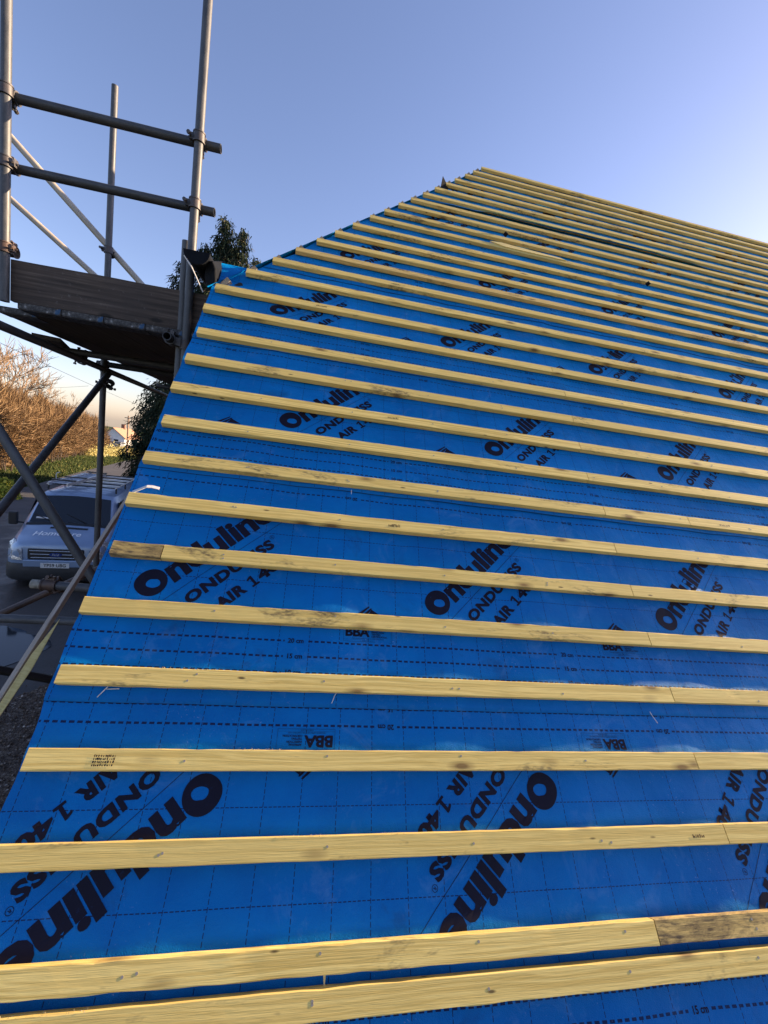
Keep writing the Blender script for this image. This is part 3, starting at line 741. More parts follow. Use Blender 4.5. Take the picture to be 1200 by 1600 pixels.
sct((-1.188,1.70,4.522), (-1.188,5.8,4.522), M_galvd, 'ledger tube seen end on as a ring under the right end of the toe board', 'scaffold_ledger')
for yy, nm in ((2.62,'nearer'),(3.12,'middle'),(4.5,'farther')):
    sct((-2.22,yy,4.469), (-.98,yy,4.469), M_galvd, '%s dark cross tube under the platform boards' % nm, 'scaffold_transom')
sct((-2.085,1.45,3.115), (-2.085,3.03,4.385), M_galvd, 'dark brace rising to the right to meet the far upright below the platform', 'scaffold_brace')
sct((-2.20,1.45,4.388), (-1.34,1.45,2.994), M_galv, 'pale thick brace crossing in front of the van, falling to the right', 'scaffold_brace')
sct((-1.742,1.50,3.036), (-1.0,1.50,3.026), M_galv, 'short horizontal tube with a pale painted end and rusty clamp, below the van', 'scaffold_tube')
sct((-2.3,1.50,2.815), (-1.0,1.50,2.835), M_galv, 'long horizontal tube meeting the verge below the clamp', 'scaffold_tube')
sct((-2.25,1.62,2.62), (-1.25,2.05,3.22), M_rust, 'rusty thin tube sloping up through the rusty clamp', 'scaffold_tube', .020)
sct((-1.62,.55,3.13), (-.98,1.05,2.66), M_black, 'short black tube end pointing at the verge at the left edge of the gravel', 'scaffold_tube', .016)
m = MB(); m.tube((-1.744,1.5,3.036),(-1.655,1.5,3.035),TR+.0008,20,wall=.002); tag(m.build('tube_sleeve', plain('flaking_cream_paint',(.33,.31,.25),.7,var=.5,sc=40)), 'flaking cream sleeve on the end of the short horizontal tube', 'sleeve')
# couplers: two hinged bands, body, bolt with flap
CG = 'steel scaffold couplers'
def coupler(c, da, db, gap, label, mat=None, flip=1, s=1.0):
    c = Vector(c); da = Vector(da).normalized(); db = Vector(db).normalized(); g = Vector(gap)
    r = TR+.0065
    root = empty('scaffold_coupler', c, label, 'coupler', CG)
    def band(ctr, d, side):
        m = MB(); m.tube(ctr-d*.024*s, ctr+d*.024*s, r, 20, wall=.0055)
        for e in (-1,1): m.tube(ctr+d*(.024*e-.003)*s, ctr+d*(.024*e+.003)*s, r+.003, 20, wall=.006)
        sd_ = side.normalized(); lug = ctr+sd_*(r+.006)
        x = d; z = sd_; y = x.cross(z); rot = Matrix((x,y,z)).transposed()
        m.box(lug, (.034*s,.022,.026), rot=rot)
        return m
    nA = g.normalized(); sideA = da.cross(nA)*flip; sideB = db.cross(nA)*-flip
    ms = [('clamp_band', band(Vector((0,0,0)), da, sideA)), ('clamp_band', band(g, db, sideB))]
    m = MB(); x = da; z = nA; y = z.cross(x).normalized(); rot = Matrix((x,y,z)).transposed(); m.box(g*.5, (.044,.044,max(.012,g.length-2*TR)), rot=rot); ms.append(('body', m))
    for ctr, d, sdv in ((Vector((0,0,0)), da, sideA), (g, db, sideB)):
        m = MB(); sdn = sdv.normalized(); p = ctr+sdn*(r+.010); b = p+nA*(-.030 if d is da else .030)*1.2+sdn*.008
        m.tube(p-(b-p)*.5, b, .0058, 8); m.tube(b-(b-p).normalized()*.010, b+(b-p).normalized()*.002, .011, 6)
        m.tube(p, p+sdn*.018+nA*.006, .008, 6, r2=.005)
        ms.append(('bolt', m))
    for nme, mm in ms:
        o = mm.build(nme, mat or M_coup, root, recalc=True); autosmooth(o)
    return root
X, Y, Z = Vector((1,0,0)), Vector((0,1,0)), Vector((0,0,1))
coupler((-1.104,YP,5.640), Z, X, (0,.049,0), 'coupler clamping the upper rail to the gutter upright', flip=1)
coupler((-1.104,YP,5.292), Z, X, (0,.049,0), 'coupler clamping the lower rail to the gutter upright', flip=1)
coupler((-2.072,YP,5.292), Z, X, (0,.049,0), 'coupler clamping the lower rail to the upright at the left edge', flip=-1)
coupler((-2.072,YP,5.640), Z, X, (0,.049,0), 'coupler clamping the upper rail to the left edge upright, mostly hidden', flip=1)
coupler((-2.072,YP,4.86), Z, X, (0,.05,0), 'rusty coupler on the left upright just above the toe board', M_rust, flip=-1)
coupler((-2.13,3.04,5.38), Z, (1.63,0,-1.483), (0,.052,0), 'swivel coupler joining the sunlit brace to the far upright')
coupler((-2.11,2.66,4.42), (-.1,1,0), X, (0,0,.049), 'nearer coupler under the platform on the dark ledger', flip=-1)
coupler((-2.16,3.12,4.42), (-.1,1,0), X, (0,0,.049), 'farther coupler under the platform beside the far upright', flip=1)
coupler((-2.13,3.04,4.30), Z, (0,1.58,1.27), (.049,0,0), 'swivel coupler where the dark brace meets the far upright', flip=-1)
coupler((-1.655,1.50,3.035), X, (1,.43,.6), (0,.045,-.01), 'dark rusty clamp round the short horizontal tube below the van', M_rust, s=1.4)
coupler((-1.104,YP,4.50), Z, Y, (-.084,0,.02), 'coupler at the foot of the gutter upright beside the ring of the ledger', flip=-1)
# toe board
m = MB()
NB = 40
for i in range(NB+1):
    x = -1.85+ (2.06-.93+.0)*0 ; x = -2.06+(1.13)*i/NB
    for (y,z) in ((0,0),(0.036,0),(0.036,.225),(0,.225)):
        m.v.append((x, YP+.027+y+.0015*noise.noise(Vector((x*6,z*9,y*30))), 4.590+z+.0025*noise.noise(Vector((x*5,z*3,4)))))
for i in range(NB):
    for k in range(4): a=i*4+k; b=i*4+(k+1)%4; m.f.append((a,b,b+4,a+4)); m.m.append(0)
m.f += [(3,2,1,0),tuple(NB*4+k for k in range(4))]; m.m += [0,0]
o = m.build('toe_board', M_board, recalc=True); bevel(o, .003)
tag(o, 'weathered dark toe board on edge along the front of the platform', 'scaffold board')
# platform boards running away from us, hoop iron on their ends
t = NT('flaking_painted_hoop_iron'); oc = t.coord(); nn_ = t.noise(oc, 38, 4, .7); n2_ = t.noise(oc, 17, 3)
c_ = t.ramp(nn_, [(.42, (.03,.028,.028)), (.58, (.10,.095,.09)), (.70, (.34,.33,.32))]); t.set(t.mix(t.ramp(n2_, [(.6,0.),(.66,.8)]), c_, (.02,.09,.2)), .6, .3); M_hoop = t.m
BW = .225
bl = ['leftmost','second','third','fourth','fifth','rightmost']
for i in range(6):
    x0 = -2.245+BW*i+ .003; y0 = 1.793 + (.0 if i else .18)
    root = empty('scaffold_board', (x0+BW/2, y0, 4.552), '%s platform board from the left, seen from below running away' % bl[i], 'scaffold board', 'boards of the scaffold platform')
    m = MB(); yl = 5.70+(i%2)*.09-y0
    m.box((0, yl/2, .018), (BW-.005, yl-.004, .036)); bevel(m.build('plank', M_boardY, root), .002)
    m = MB(); m.box((0, -.0012, .018), (BW-.006, .0022, .031)); m.box((0,.06,-.0012), (BW-.007,.12,.0018)); m.build('end_band', M_hoop, root)
# offcut resting on the ledger, its grey end beyond the platform edge
m = MB(); m.box((0,0,0),(.16,.5,.03)); o = m.build('board_offcut', M_boardY); o.location = (-2.29,2.62,4.505); o.rotation_euler = (0,0,.35); tag(o,'grey board offcut tucked between ledger and platform edge at the nearer coupler','offcut')
# weathered sloping timber outside the verge + split yellow lath
def beam(a, b, wd, ht, mat, name, label, cat, roll=0.):
    a = Vector(a); b = Vector(b); L = (b-a).length; m = MB(); m.v = []
    n = 16
    for i in range(n+1):
        for (y,z) in ((-wd/2,-ht/2),(wd/2,-ht/2),(wd/2,ht/2),(-wd/2,ht/2)):
            m.v.append((L*i/n, y+.0012*noise.noise(Vector((i,y*50,3))), z+.0012*noise.noise(Vector((i,z*50,9)))))
    for i in range(n):
        for k in range(4): q=i*4+k; r=i*4+(k+1)%4; m.f.append((q,r,r+4,q+4)); m.m.append(0)
    m.f += [(3,2,1,0),tuple(n*4+k for k in range(4))]; m.m += [0,0]
    o = m.build(name, mat, recalc=True); bevel(o,.002)
    d = (b-a).normalized(); y = Z.cross(d).normalized(); z = d.cross(y); mt = Matrix.Identity(4)
    for q in range(3): mt[q][0]=d[q]; mt[q][1]=y[q]; mt[q][2]=z[q]
    mt.translation = a; o.matrix_world = mt @ Matrix.Rotation(roll,4,'X'); return tag(o,label,cat)
beam((-1.16,.20,2.979), (-1.16,1.70,3.921), .016, .024, M_woodpale, 'timber_rail', 'long weathered brown timber sloping up outside the verge across the van', 'timber')
m = slab([Vector((-1.146,.30,3.058)),Vector((-1.128,.302,3.052)),Vector((-1.118,.44,3.142)),Vector((-1.122,.60,3.252)),Vector((-1.142,.48,3.175))], .006)
tag(m.build('split_lath', M_woodyel, recalc=True), 'bright yellow split lath lying along the weathered timber at the left edge', 'lath')
# ------------------------------------------------------------------ van
def mk_paint():
    t = NT('silver_blue_paint'); o = t.coord(); n = t.noise(o, 3, 4); f = t.noise(o, 300, 2)
    t.set(t.mix(t.ramp(n,[(.4,0.),(.8,.35)]), (.23,.32,.46), (.15,.21,.32)), t.ramp(n,[(.3,.28),(.8,.42)]), .35); t.b.inputs['Coat Weight'].default_value=.5; return t.m
M_paint = mk_paint()
t = NT('van_glass'); t.set((.012,.018,.026), .08, spec=.6); M_glass = t.m
t = NT('headlight_glass'); vo = t.n('ShaderNodeTexVoronoi'); vo.inputs['Scale'].default_value = 22; t.l(t.coord(), vo.inputs['Vector']); t.set(t.ramp(vo.outputs['Distance'],[(.1,(.75,.77,.8)),(.6,(.25,.27,.3))]), .15, .3); M_lamp = t.m
M_chrome = plain('chrome_bar', (.65,.67,.70), .2, .8, var=.05)
M_alu = plain('aluminium', (.55,.57,.60), .35, .7, var=.15)
M_plate = plain('reflective_plate', (.62,.63,.62), .4, var=.08)
M_bumper = plain('dark_bumper_plastic', (.025,.027,.03), .55)
M_tyre = plain('tyre_rubber', (.015,.015,.016), .8)
M_badge = plain('blue_badge', (.01,.03,.16), .25)
VH = .20
van = empty('parked_van', (-5.62, 8.90, .125), 'silver blue van with a roof rack and lettered bonnet parked facing us', 'van', rz=VH)
VM = Matrix.Translation((-5.62,8.90,.125)) @ Matrix.Rotation(VH,4,'Z')
def vp_(name, m, mat, parent=van, **k): return m.build(name, mat, parent, **k)
# stations: back, zbottom, ztop, half width low, half width belt, half width top, belt z, crown
ST_ = [(0.00,.34,.98,.66,.68,.60,.72,.02),(.03,.30,1.02,.78,.80,.70,.74,.02),(.12,.28,1.06,.88,.90,.76,.78,.03),(.30,.27,1.12,.94,.955,.82,.84,.03),
       (.55,.27,1.19,.96,.975,.86,.92,.03),(.80,.27,1.26,.965,.985,.86,1.02,.03),(.90,.27,1.33,.965,.985,.845,1.10,.03),(1.10,.27,1.60,.965,.985,.80,1.15,.03),
       (1.30,.27,1.84,.965,.985,.765,1.18,.035),(1.40,.27,1.92,.965,.985,.755,1.20,.04),(1.55,.27,1.965,.965,.985,.755,1.2,.04),(2.6,.27,1.985,.965,.985,.76,1.2,.045),(4.2,.27,1.985,.965,.985,.76,1.2,.045),
       (4.72,.27,1.96,.96,.98,.75,1.2,.04),(4.80,.30,1.85,.93,.95,.72,1.2,.03)]
def vsec(s_):
    y,zb,zt,wl,wb,wt,bz,cr = s_; pts = []
    pts.append((0,y,zb)); pts.append((wl*.9,y,zb)); pts.append((wl,y,zb+.08)); pts.append((wb*.995,y,(zb+bz)/2)); pts.append((wb,y,bz))
    pts.append((wb*.55+wt*.45,y,bz+(zt-bz)*.55)); pts.append((wt,y,zt-.055)); pts.append((wt-.05,y,zt-.012)); pts.append((wt*.5,y,zt+cr*.6)); pts.append((0,y,zt+cr))
    return pts+[(-a,b,c) for a,b,c in pts[-2:0:-1]]
m = MB(); secs = [vsec(s_) for s_ in ST_]; K = len(secs[0])
for q in secs: m.v += q
for i in range(len(secs)-1):
    for k in range(K): m.f.append((i*K+k,i*K+(k+1)%K,(i+1)*K+(k+1)%K,(i+1)*K+k)); m.m.append(0)
m.f += [tuple(range(K)), tuple((len(secs)-1)*K+k for k in range(K-1,-1,-1))]; m.m += [0,0]
body = vp_('body', m, M_paint, recalc=True); autosmooth(body, 34)
def topz(x, y):
    for a, b in zip(ST_, ST_[1:]):
        if a[0] <= y <= b[0]:
            f = (y-a[0])/(b[0]-a[0]); zt = a[2]+(b[2]-a[2])*f; cr = a[7]+(b[7]-a[7])*f; wt = a[5]+(b[5]-a[5])*f
            q = abs(x)/wt
            return zt+cr*.6+(cr*.4)*(1-q/.5) if q < .5 else zt+cr*.6-(cr*.6+.012)*(q-.5)/.5
    return 1.
def patch(x0f, x1f, ys, off, nx=14):
    m = MB(); nr = len(ys)
    for y in ys:
        a, b = x0f(y), x1f(y)
        for i in range(nx+1):
            x = a+(b-a)*i/nx; m.v.append((x, y-off*.7, topz(x, y)+off*.7))
    for j in range(nr-1):
        for i in range(nx): q=j*(nx+1)+i; m.f.append((q,q+1,q+nx+2,q+nx+1)); m.m.append(0)
    return m
lin = lambda y,a,b,c,d: a+(b-a)*(y-c)/(d-c)
ysw = [.87,.93,1.0,1.1,1.2,1.28,1.335]
vp_('windscreen', patch(lambda y:-lin(y,.80,.70,.87,1.335), lambda y:lin(y,.80,.70,.87,1.335), ysw, .012), M_glass, smooth=True)
vp_('cowl', patch(lambda y:-.84, lambda y:.84, [.80,.84,.868], .008), M_black)
vp_('bonnet_vent', patch(lambda y:-.33, lambda y:.40, [.62,.66,.70], .006), M_black)
# paper on the dash seen through the screen
m = MB(); m.box((-.55,.94,1.41),(.28,.012,.05),rot=Matrix.Rotation(-.9,3,'X')); vp_('paper_note', m, M_white)
m = MB()
for x in (-.35,.30): m.tube((x,.855,topz(x,.855)+.03),(x-.42,1.0,topz(x-.42 if x-.42>-.7 else -.7,1.0)+.025),.008,6)
vp_('wiper', m, M_black)
# grille
m = MB(); m.box((0,-.004,.80),(1.02,.06,.235)); bevel(vp_('grille_recess', m, M_black), .02,3)
for z in (.725,.80,.875):
    m = MB(); m.box((0,-.036,z),(.95-(.875-z)*.4,.018,.017)); bevel(vp_('grille_bar', m, M_chrome), .005)
m = MB(); n=24
for y_ in (-.062,-.040):
    m.v += [(.115*math.cos(2*math.pi*i/n), y_, .80+.045*math.sin(2*math.pi*i/n)) for i in range(n)]
m.f = [tuple(range(n)),tuple(range(2*n-1,n-1,-1))]+[(i,n+i,n+(i+1)%n,(i+1)%n) for i in range(n)]; m.m=[0]*len(m.f)
bd = vp_('oval_badge', m, M_badge, recalc=True)
def vtext(body_, size, bold, mat, fn, name, parent=van, xs=1., shear=0.):
    vs, fs = text_tris(body_, size, bold, xs); mm = MB(); mm.v = [tuple(fn(x+shear*y, y)) for x, y in vs]; mm.f = fs; mm.m = [0]*len(fs); return mm.build(name, mat, parent)
vtext('Ford', .065, .0012, M_chrome, lambda x,y:(x,-.0635,.80+y), 'badge_lettering', bd, shear=.25)
m = MB(); m.tube((0,0,0),(0,0,0.0001),.001,3)
# lower bumper
m = MB()
bs = [(-.975,.62),(-.97,.30),(-.92,.10),(-.80,-.01),(-.62,-.06),(.62,-.06),(.80,-.01),(.92,.10),(.97,.30),(.975,.62)]
for z in (.20,.28,.50,.58):
    k = .97 if z in (.20,) else 1.0
    m.v += [(x*k, y+(.05 if z==.20 else (.03 if z==.58 else 0)), z) for x,y in bs]
nb=len(bs)
for j in range(3):
    for i in range(nb-1): m.f.append((j*nb+i,j*nb+i+1,(j+1)*nb+i+1,(j+1)*nb+i)); m.m.append(0)
m.f += [tuple(range(nb-1,-1,-1)), tuple(3*nb+i for i in range(nb))]; m.m+=[0,0]
autosmooth(vp_('bumper', m, M_bumper, recalc=True), 50)
m = MB(); m.box((0,-.045,.60),(1.15,.06,.16)); bevel(vp_('bumper_panel', m, M_paint), .02,3)
pt = MB(); pt.box((0,-.082,.565),(.52,.012,.112)); plate = vp_('number_plate', pt, M_plate); bevel(plate,.004)
vtext('YP59 UBG', .10, .002, M_black, lambda x,y:(x*1.0,-.0895,.565+y), 'plate_lettering', plate, xs=.93)
for sx in (-1,1):
    m = MB()
    pr_ = [(.60,-.005,.66),(.80,.03,.66),(.90,.13,.70),(.935,.30,.98),(.84,.26,1.07),(.70,.10,1.00),(.61,.0,.90)]
    vs = [(sx*x, y-.018, z) for x,y,z in pr_]; cen = tuple(sum(c[i] for c in vs)/7 for i in range(3)); cen=(cen[0]+sx*.03,cen[1]-.05,cen[2])
    m.v = vs+[cen]+[(x, y+.06, z) for x,y,z in vs]
    m.f = [(i,(i+1)%7,7) for i in range(7)]+[(i,8+i,8+(i+1)%7,(i+1)%7) for i in range(7)]; m.m=[0]*len(m.f)
    vp_('headlight', m, M_lamp, recalc=True)
    mr = MB(); mr.box((sx*1.14,1.0,1.36),(.17,.10,.30)); mo = bevel(vp_('wing_mirror', mr, M_black), .03,3)
    m2 = MB(); m2.tube((sx*.95,1.06,1.24),(sx*1.10,1.02,1.27),.022,8); m2.build('mirror_arm', M_black, mo)
    m = MB()
    for (y0,y1,ya,yb) in ((1.22,1.72,1.40,1.72),(1.80,2.60,1.80,2.60)):
        q = [(.990,y0,1.24),(.990,y1,1.24),(.845,yb,1.80),(.845,ya,1.80)]
        m.add([(sx*(a+.004),b,c) for a,b,c in q],[(0,1,2,3) if sx>0 else (3,2,1,0)])
    vp_('side_window', m, M_glass)
    for yy in (.95, 3.95):
        m = MB(); m.tube((sx*.99,yy,.33),(sx*.76,yy,.33),.33,28); wh = vp_('wheel', m, M_tyre); autosmooth(wh)
        m = MB(); m.tube((sx*.996,yy,.33),(sx*.97,yy,.33),.20,20); m.build('rim', M_alu, wh)
def bt(x,y): 
    yy = .38+y; return (x, yy-.004, topz(x,yy)+.006)
M_lett = plain('white_vinyl_letters', (.80,.82,.84), .4, var=.03)
vtext('Homecare', .21, .004, M_lett, lambda x,y: bt(x-.10, y*1.25), 'bonnet_lettering', shear=.08)
# roof rack
rack = MB()
for x in (-.72,.72): rack.tube((x,1.62,2.13),(x,4.62,2.13),.016,8)
vpr = vp_('roof_rack', rack, M_alu)
for i in range(9):
    y = 1.72+i*.35; m = MB(); m.box((0,y,2.125),(1.46,.06,.03)); m.build('crossbar', M_alu if i%2 else M_bumper, vpr)
for y in (1.72,2.77,3.82,4.52):
    for x in (-.72,.72):
        m = MB(); m.box((x,y,2.05),(.03,.04,.14)); m.build('rack_foot', M_black, vpr)
# ladder on the rack (own thing)
lad = empty('ladder', VM @ Vector((-.42,1.35,2.17)), 'aluminium ladder lying on the left of the van roof rack', 'ladder', rz=VH-.05)
for x in (-.19,.19): m = MB(); m.box((x,1.45,0),(.028,2.9,.075)); m.build('rail', M_alu, lad)
for i in range(10): m = MB(); m.tube((-.18,.2+.28*i,0),(.18,.2+.28*i,0),.015,8); m.build('rung', M_alu, lad)
for y in (.35,1.1,2.75): m = MB(); m.box((0,y,.06),(.50,.06,.03)); m.build('strap', M_black, lad)
m = MB(); m.poly_tube([VM@Vector((-.62,1.9,2.14)),VM@Vector((-.63,1.9,2.33)),VM@Vector((-.61,1.9,2.38)),VM@Vector((-.55,1.9,2.40))],.010,6); tag(m.build('rack_hook', M_white),'white bent rod standing up on the left of the van roof rack','hook')
# ------------------------------------------------------------------ vegetation
def leafmat(name, stops, rough=.8, trans=0.):
    t = NT(name); oi = t.n('ShaderNodeNewGeometry').outputs['Random Per Island']; t.set(t.ramp(oi, stops), rough, spec=.15)
    if trans: t.b.inputs['Transmission Weight'].default_value = 0
    return t.m
M_twig = leafmat('bare_hedge_twigs', [(0.,(.04,.024,.014)),(.4,(.13,.08,.04)),(.8,(.24,.15,.075)),(1.,(.42,.30,.17))])
M_twig2 = leafmat('bare_tree_twigs', [(0.,(.09,.06,.035)),(.5,(.19,.125,.075)),(1.,(.32,.23,.15))])
M_con = leafmat('dark_conifer_needles', [(0.,(.010,.020,.012)),(.5,(.022,.040,.022)),(.85,(.04,.055,.03)),(1.,(.09,.075,.04))])
M_bark = plain('bark', (.06,.045,.035), .9)
M_yel = leafmat('yellow_green_leaves', [(0.,(.09,.13,.02)),(.5,(.25,.30,.04)),(1.,(.50,.48,.08))])
M_red = leafmat('red_leaves', [(0.,(.12,.012,.012)),(1.,(.35,.03,.03))])
M_lit = leafmat('sunlit_straw_leaves', [(0.,(.20,.17,.05)),(.6,(.42,.36,.12)),(1.,(.60,.54,.28))])  # sunlight on the low hedge is put into this pale yellow
# hedge: follows a line on the ground
HL = [(14,-17.2),(24,-19.6),(33,-22.4),(44,-26.2),(56,-30.5),(69,-34.5),(84,-38.5)]
def hedge(y0, y1, n, hmax, depth, mat, name, label, seed, off=0., twl=(.35,.9)):
    rng = random.Random(seed); m = MB()
    for _ in range(n):
        y = rng.uniform(y0, y1); x = lerp(HL, y)+off
        top = hmax*(1+.20*noise.noise(Vector((y*.22, 3, seed)))+.10*noise.noise(Vector((y*.9,1,seed))))
        q = rng.random(); z = top*(q**.8)
        bulge = math.sin(min(1, z/top)*math.pi*.9+.25)
        side = rng.uniform(-1,1)
        if rng.random() < .6: side = 1-abs(rng.gauss(0,.22))
        xx = x + side*depth*.5*bulge*(1+.25*noise.noise(Vector((y*.5, z*.6, 9))))
        if z > top*.88 and rng.random() < .45: L = rng.uniform(.8,1.5)
        else: L = rng.uniform(*twl)
        d = Vector((side*.4+rng.gauss(0,.75), rng.gauss(0,.8), .55+rng.gauss(0,.55)))
        if z > top*.8: d = Vector((rng.gauss(0,.3), rng.gauss(0,.3), 1))
        sliver(m, (xx, y, G(y)+z), d, L, rng.uniform(.02,.05), rng)
    # inner stems
    o = m.build(name, mat); return tag(o, label, 'hedge')
h1 = hedge(14, 47, 42000, 4.9, 4.2, M_twig, 'hedge', 'tall bare brown hedge along the lane behind the scaffold braces', 11)
h2 = hedge(47, 74, 26000, 4.8, 5.2, M_twig, 'hedge', 'farther stretch of tall brown hedge ending beside the white house', 12)
for hh, (ya, yb) in ((h1,(14,47)),(h2,(47,74))):
    m = MB(); rng = random.Random(5)
    for _ in range(160):
        y = rng.uniform(ya, yb); x = lerp(HL,y)+rng.uniform(-1,1.6); L = rng.uniform(1.5,3.8)
        m.tube((x,y,G(y)-.05),(x+rng.gauss(0,.4),y+rng.gauss(0,.4),G(y)+L),rng.uniform(.03,.07),5,r2=.012)
    m.build('stems', M_bark, hh)['kind'] = 'stuff'
def bare_tree(x, y, h, seed, label, spread=.5, base=None):
    rng = random.Random(seed); m = MB(); tips = MB()
    gz = G(y)
    def grow(p, d, L, r, lv):
        q = p + d*L; (m if lv < 2 else tips).tube(p, q, r*1.15, 5 if lv < 2 else 3, r2=r*.65, caps=False)
        if lv >= 5: return
        for _ in range(rng.choice((2,3,3)) if lv else 5):
            dd = (d + Vector((rng.gauss(0,spread), rng.gauss(0,spread), rng.gauss(.15,.25)))).normalized()
            grow(p+d*L*rng.uniform(.55,1.), dd, L*rng.uniform(.55,.82), max(.02, r*.55), lv+1)
    grow(Vector((0,0,-.1)), Vector((rng.gauss(0,.05),0,1)), h*.42, h*.014, 0)
    root = empty('bare_tree', (x, y, gz), label, 'tree', 'leafless trees behind the hedge')
    m.build('trunk', M_bark, root); tips.build('crown', M_twig2, root)
BT = [(-24.5,31,9.3,'leafless tree at the far left edge of the hedge, tallest'),(-28.0,38.5,10.0,'leafless tree above the hedge left of the crossing wires'),
      (-30.0,44,10.2,'leafless tree just left of the dark brace top'),(-32.5,50,10.4,'leafless tree behind the top of the dark brace'),
      (-35.0,57,10.2,'leafless tree between the dark brace and the far upright'),(-37.5,64,9.6,'small leafless tree just left of the far upright')]
for i, (x,y,h,lb) in enumerate(BT): bare_tree(x, y, h, 40+i, lb)
bare_tree(-27.0, 118, 10, 77, 'small bare tree right of the white house behind the pole')
# drooping conifer
def conifer(x, y, h, rad, seed, label):
    rng = random.Random(seed); m = MB(); tr = MB(); gz = G(y)
    tr.tube((0,0,-.1),(0,0,h*.93), h*.018, 8, r2=.03)
    leaders = [(-.1,0,h*1.01,1.),(-1.15,.2,h*.925,.8),(.95,-.3,h*.985,.8),(1.75,.5,h*.915,.7),(-2.2,-.4,h*.83,.7),(.4,.8,h*.95,.6)]
    for lx, ly, lh, _k in leaders[1:]:
        tr.tube((0,0,h*.62),(lx,ly,lh*.82),.09,6,r2=.05,caps=False); tr.tube((lx,ly,lh*.82),(lx,ly,lh*.985),.05,5,r2=.012,caps=False)
    def spray(p, dx, dy, n, sc):
        for _ in range(n):
            dd = Vector((dx*.35+rng.gauss(0,.35), dy*.35+rng.gauss(0,.35), -.8+rng.gauss(0,.4)))
            sliver(m, p+Vector((rng.gauss(0,.13),rng.gauss(0,.13),rng.gauss(0,.12)))*sc, dd, rng.uniform(.10,.34), rng.uniform(.03,.075), rng)
    def branch(o, a, R0, up):
        dx, dy = math.cos(a), math.sin(a); pts = []; wob = rng.uniform(-.3,.3)
        for k in range(9):
            q = k/8; pts.append(o+Vector((dx*R0*q - dy*wob*q*q*R0*.4, dy*R0*q + dx*wob*q*q*R0*.4, R0*up*q - R0*.66*q*q)))
        for k in range(8): tr.tube(pts[k], pts[k+1], .045*(1-k/9)+.008, 4, r2=.045*(1-(k+1)/9)+.008, caps=False)
        ntw = int(5+R0*(11 if o.z < h*.5 else 7))
        for _ in range(ntw):          # hanging twigs, in clumps with gaps between
            q = .18+.82*rng.random()**.75; k = min(7, int(q*8)); p = pts[k].lerp(pts[k+1], q*8-k)
            lat = Vector((-dy,dx,0))*rng.gauss(0,.13*R0*(.3+q*.6)); p = p+lat+Vector((0,0,-lat.length*.35))
            L = rng.uniform(.25,.9)*(.5+R0*.12)
            for c in range(int(5+L*9)):
                z = L*rng.random(); spray(p+Vector((rng.gauss(0,.10),rng.gauss(0,.10),-z)), dx, dy, 2, .8)
    nb_ = 230
    for i in range(nb_):
        f = .03+.90*(i/nb_)**.95; z = h*f
        R0 = rad*(1-f)**.55*rng.uniform(.66,1.02)*(1 if f < .66 else max(.25, 1-(f-.66)*2.6))
        branch(Vector((0,0,z)), i*2.39996+rng.uniform(-.3,.3), R0, rng.uniform(.1,.35))
        if f < .42: branch(Vector((0,0,z+.1)), i*2.39996+1.3+rng.uniform(-.5,.5), R0*rng.uniform(.75,1.05), rng.uniform(.05,.3))
    for lx, ly, lh, kk in leaders:
        for i in range(int(26*kk)):
            z = lh*(.80+.20*(i/(26*kk))); R0 = .12+(lh-z)*.30*rng.uniform(.5,1.2)
            branch(Vector((lx,ly,z-.05)), i*2.4, R0, rng.uniform(.3,.6))
    root = empty('conifer', (x,y,gz), label, 'tree')
    tr.build('trunk', M_bark, root); m.build('crown', M_con, root)
conifer(-6.8, 27.0, 16.7, 5.7, 5, 'tall drooping dark conifer rising behind the roof corner and the gutter')
def shrub(x, y, r, h, n, mat, label, seed, cat='shrub'):
    rng = random.Random(seed); m = MB(); gz = G(y)
    for _ in range(n):
        v = Vector((rng.gauss(0,1),rng.gauss(0,1),abs(rng.gauss(0,1)))).normalized()*(rng.random()**.4)
        k = 1+.3*noise.noise(v*2.3+Vector((seed,0,0)))
        p = Vector((v.x*r*k, v.y*r*k, v.z*h*k)); s_ = rng.uniform(.03,.075); a = Vector((rng.gauss(0,1),rng.gauss(0,1),rng.gauss(0,1))).normalized(); b = a.orthogonal().normalized()
        m.add([p-a*s_, p+b*s_*.6, p+a*s_, p-b*s_*.6], [(0,1,2,3)])
    o = m.build('shrub', mat); o.location = (x,y,gz); return tag(o, label, cat)
shrub(-13.9, 18.9, 1.2, .95, 5000, M_yel, 'yellow green leafy shrub at the left edge by the lane', 3)
shrub(-17.4, 23.0, .9, 1.1, 3000, M_red, 'dark red leaved shrub at the left edge under the hedge', 4)
# low hedge by the house, sunlit yellow put into its leaf colour, and small verge plants
rng = random.Random(9); m = MB()
for _ in range(9000):
    y = rng.uniform(60, 92); x = -30.2-(y-60)*.17+rng.gauss(0,.8); z = abs(rng.gauss(0,.55)); p = Vector((x,y,G(y)+z)); a = Vector((rng.gauss(0,1),rng.gauss(0,1),rng.gauss(0,1))).normalized(); b = a.orthogonal().normalized(); s_ = rng.uniform(.06,.16)
    m.add([p-a*s_, p+b*s_*.6, p+a*s_, p-b*s_*.6], [(0,1,2,3)])
tag(m.build('low_hedge', M_lit), 'low sunlit yellow hedge at the foot of the brown hedge before the house', 'hedge')
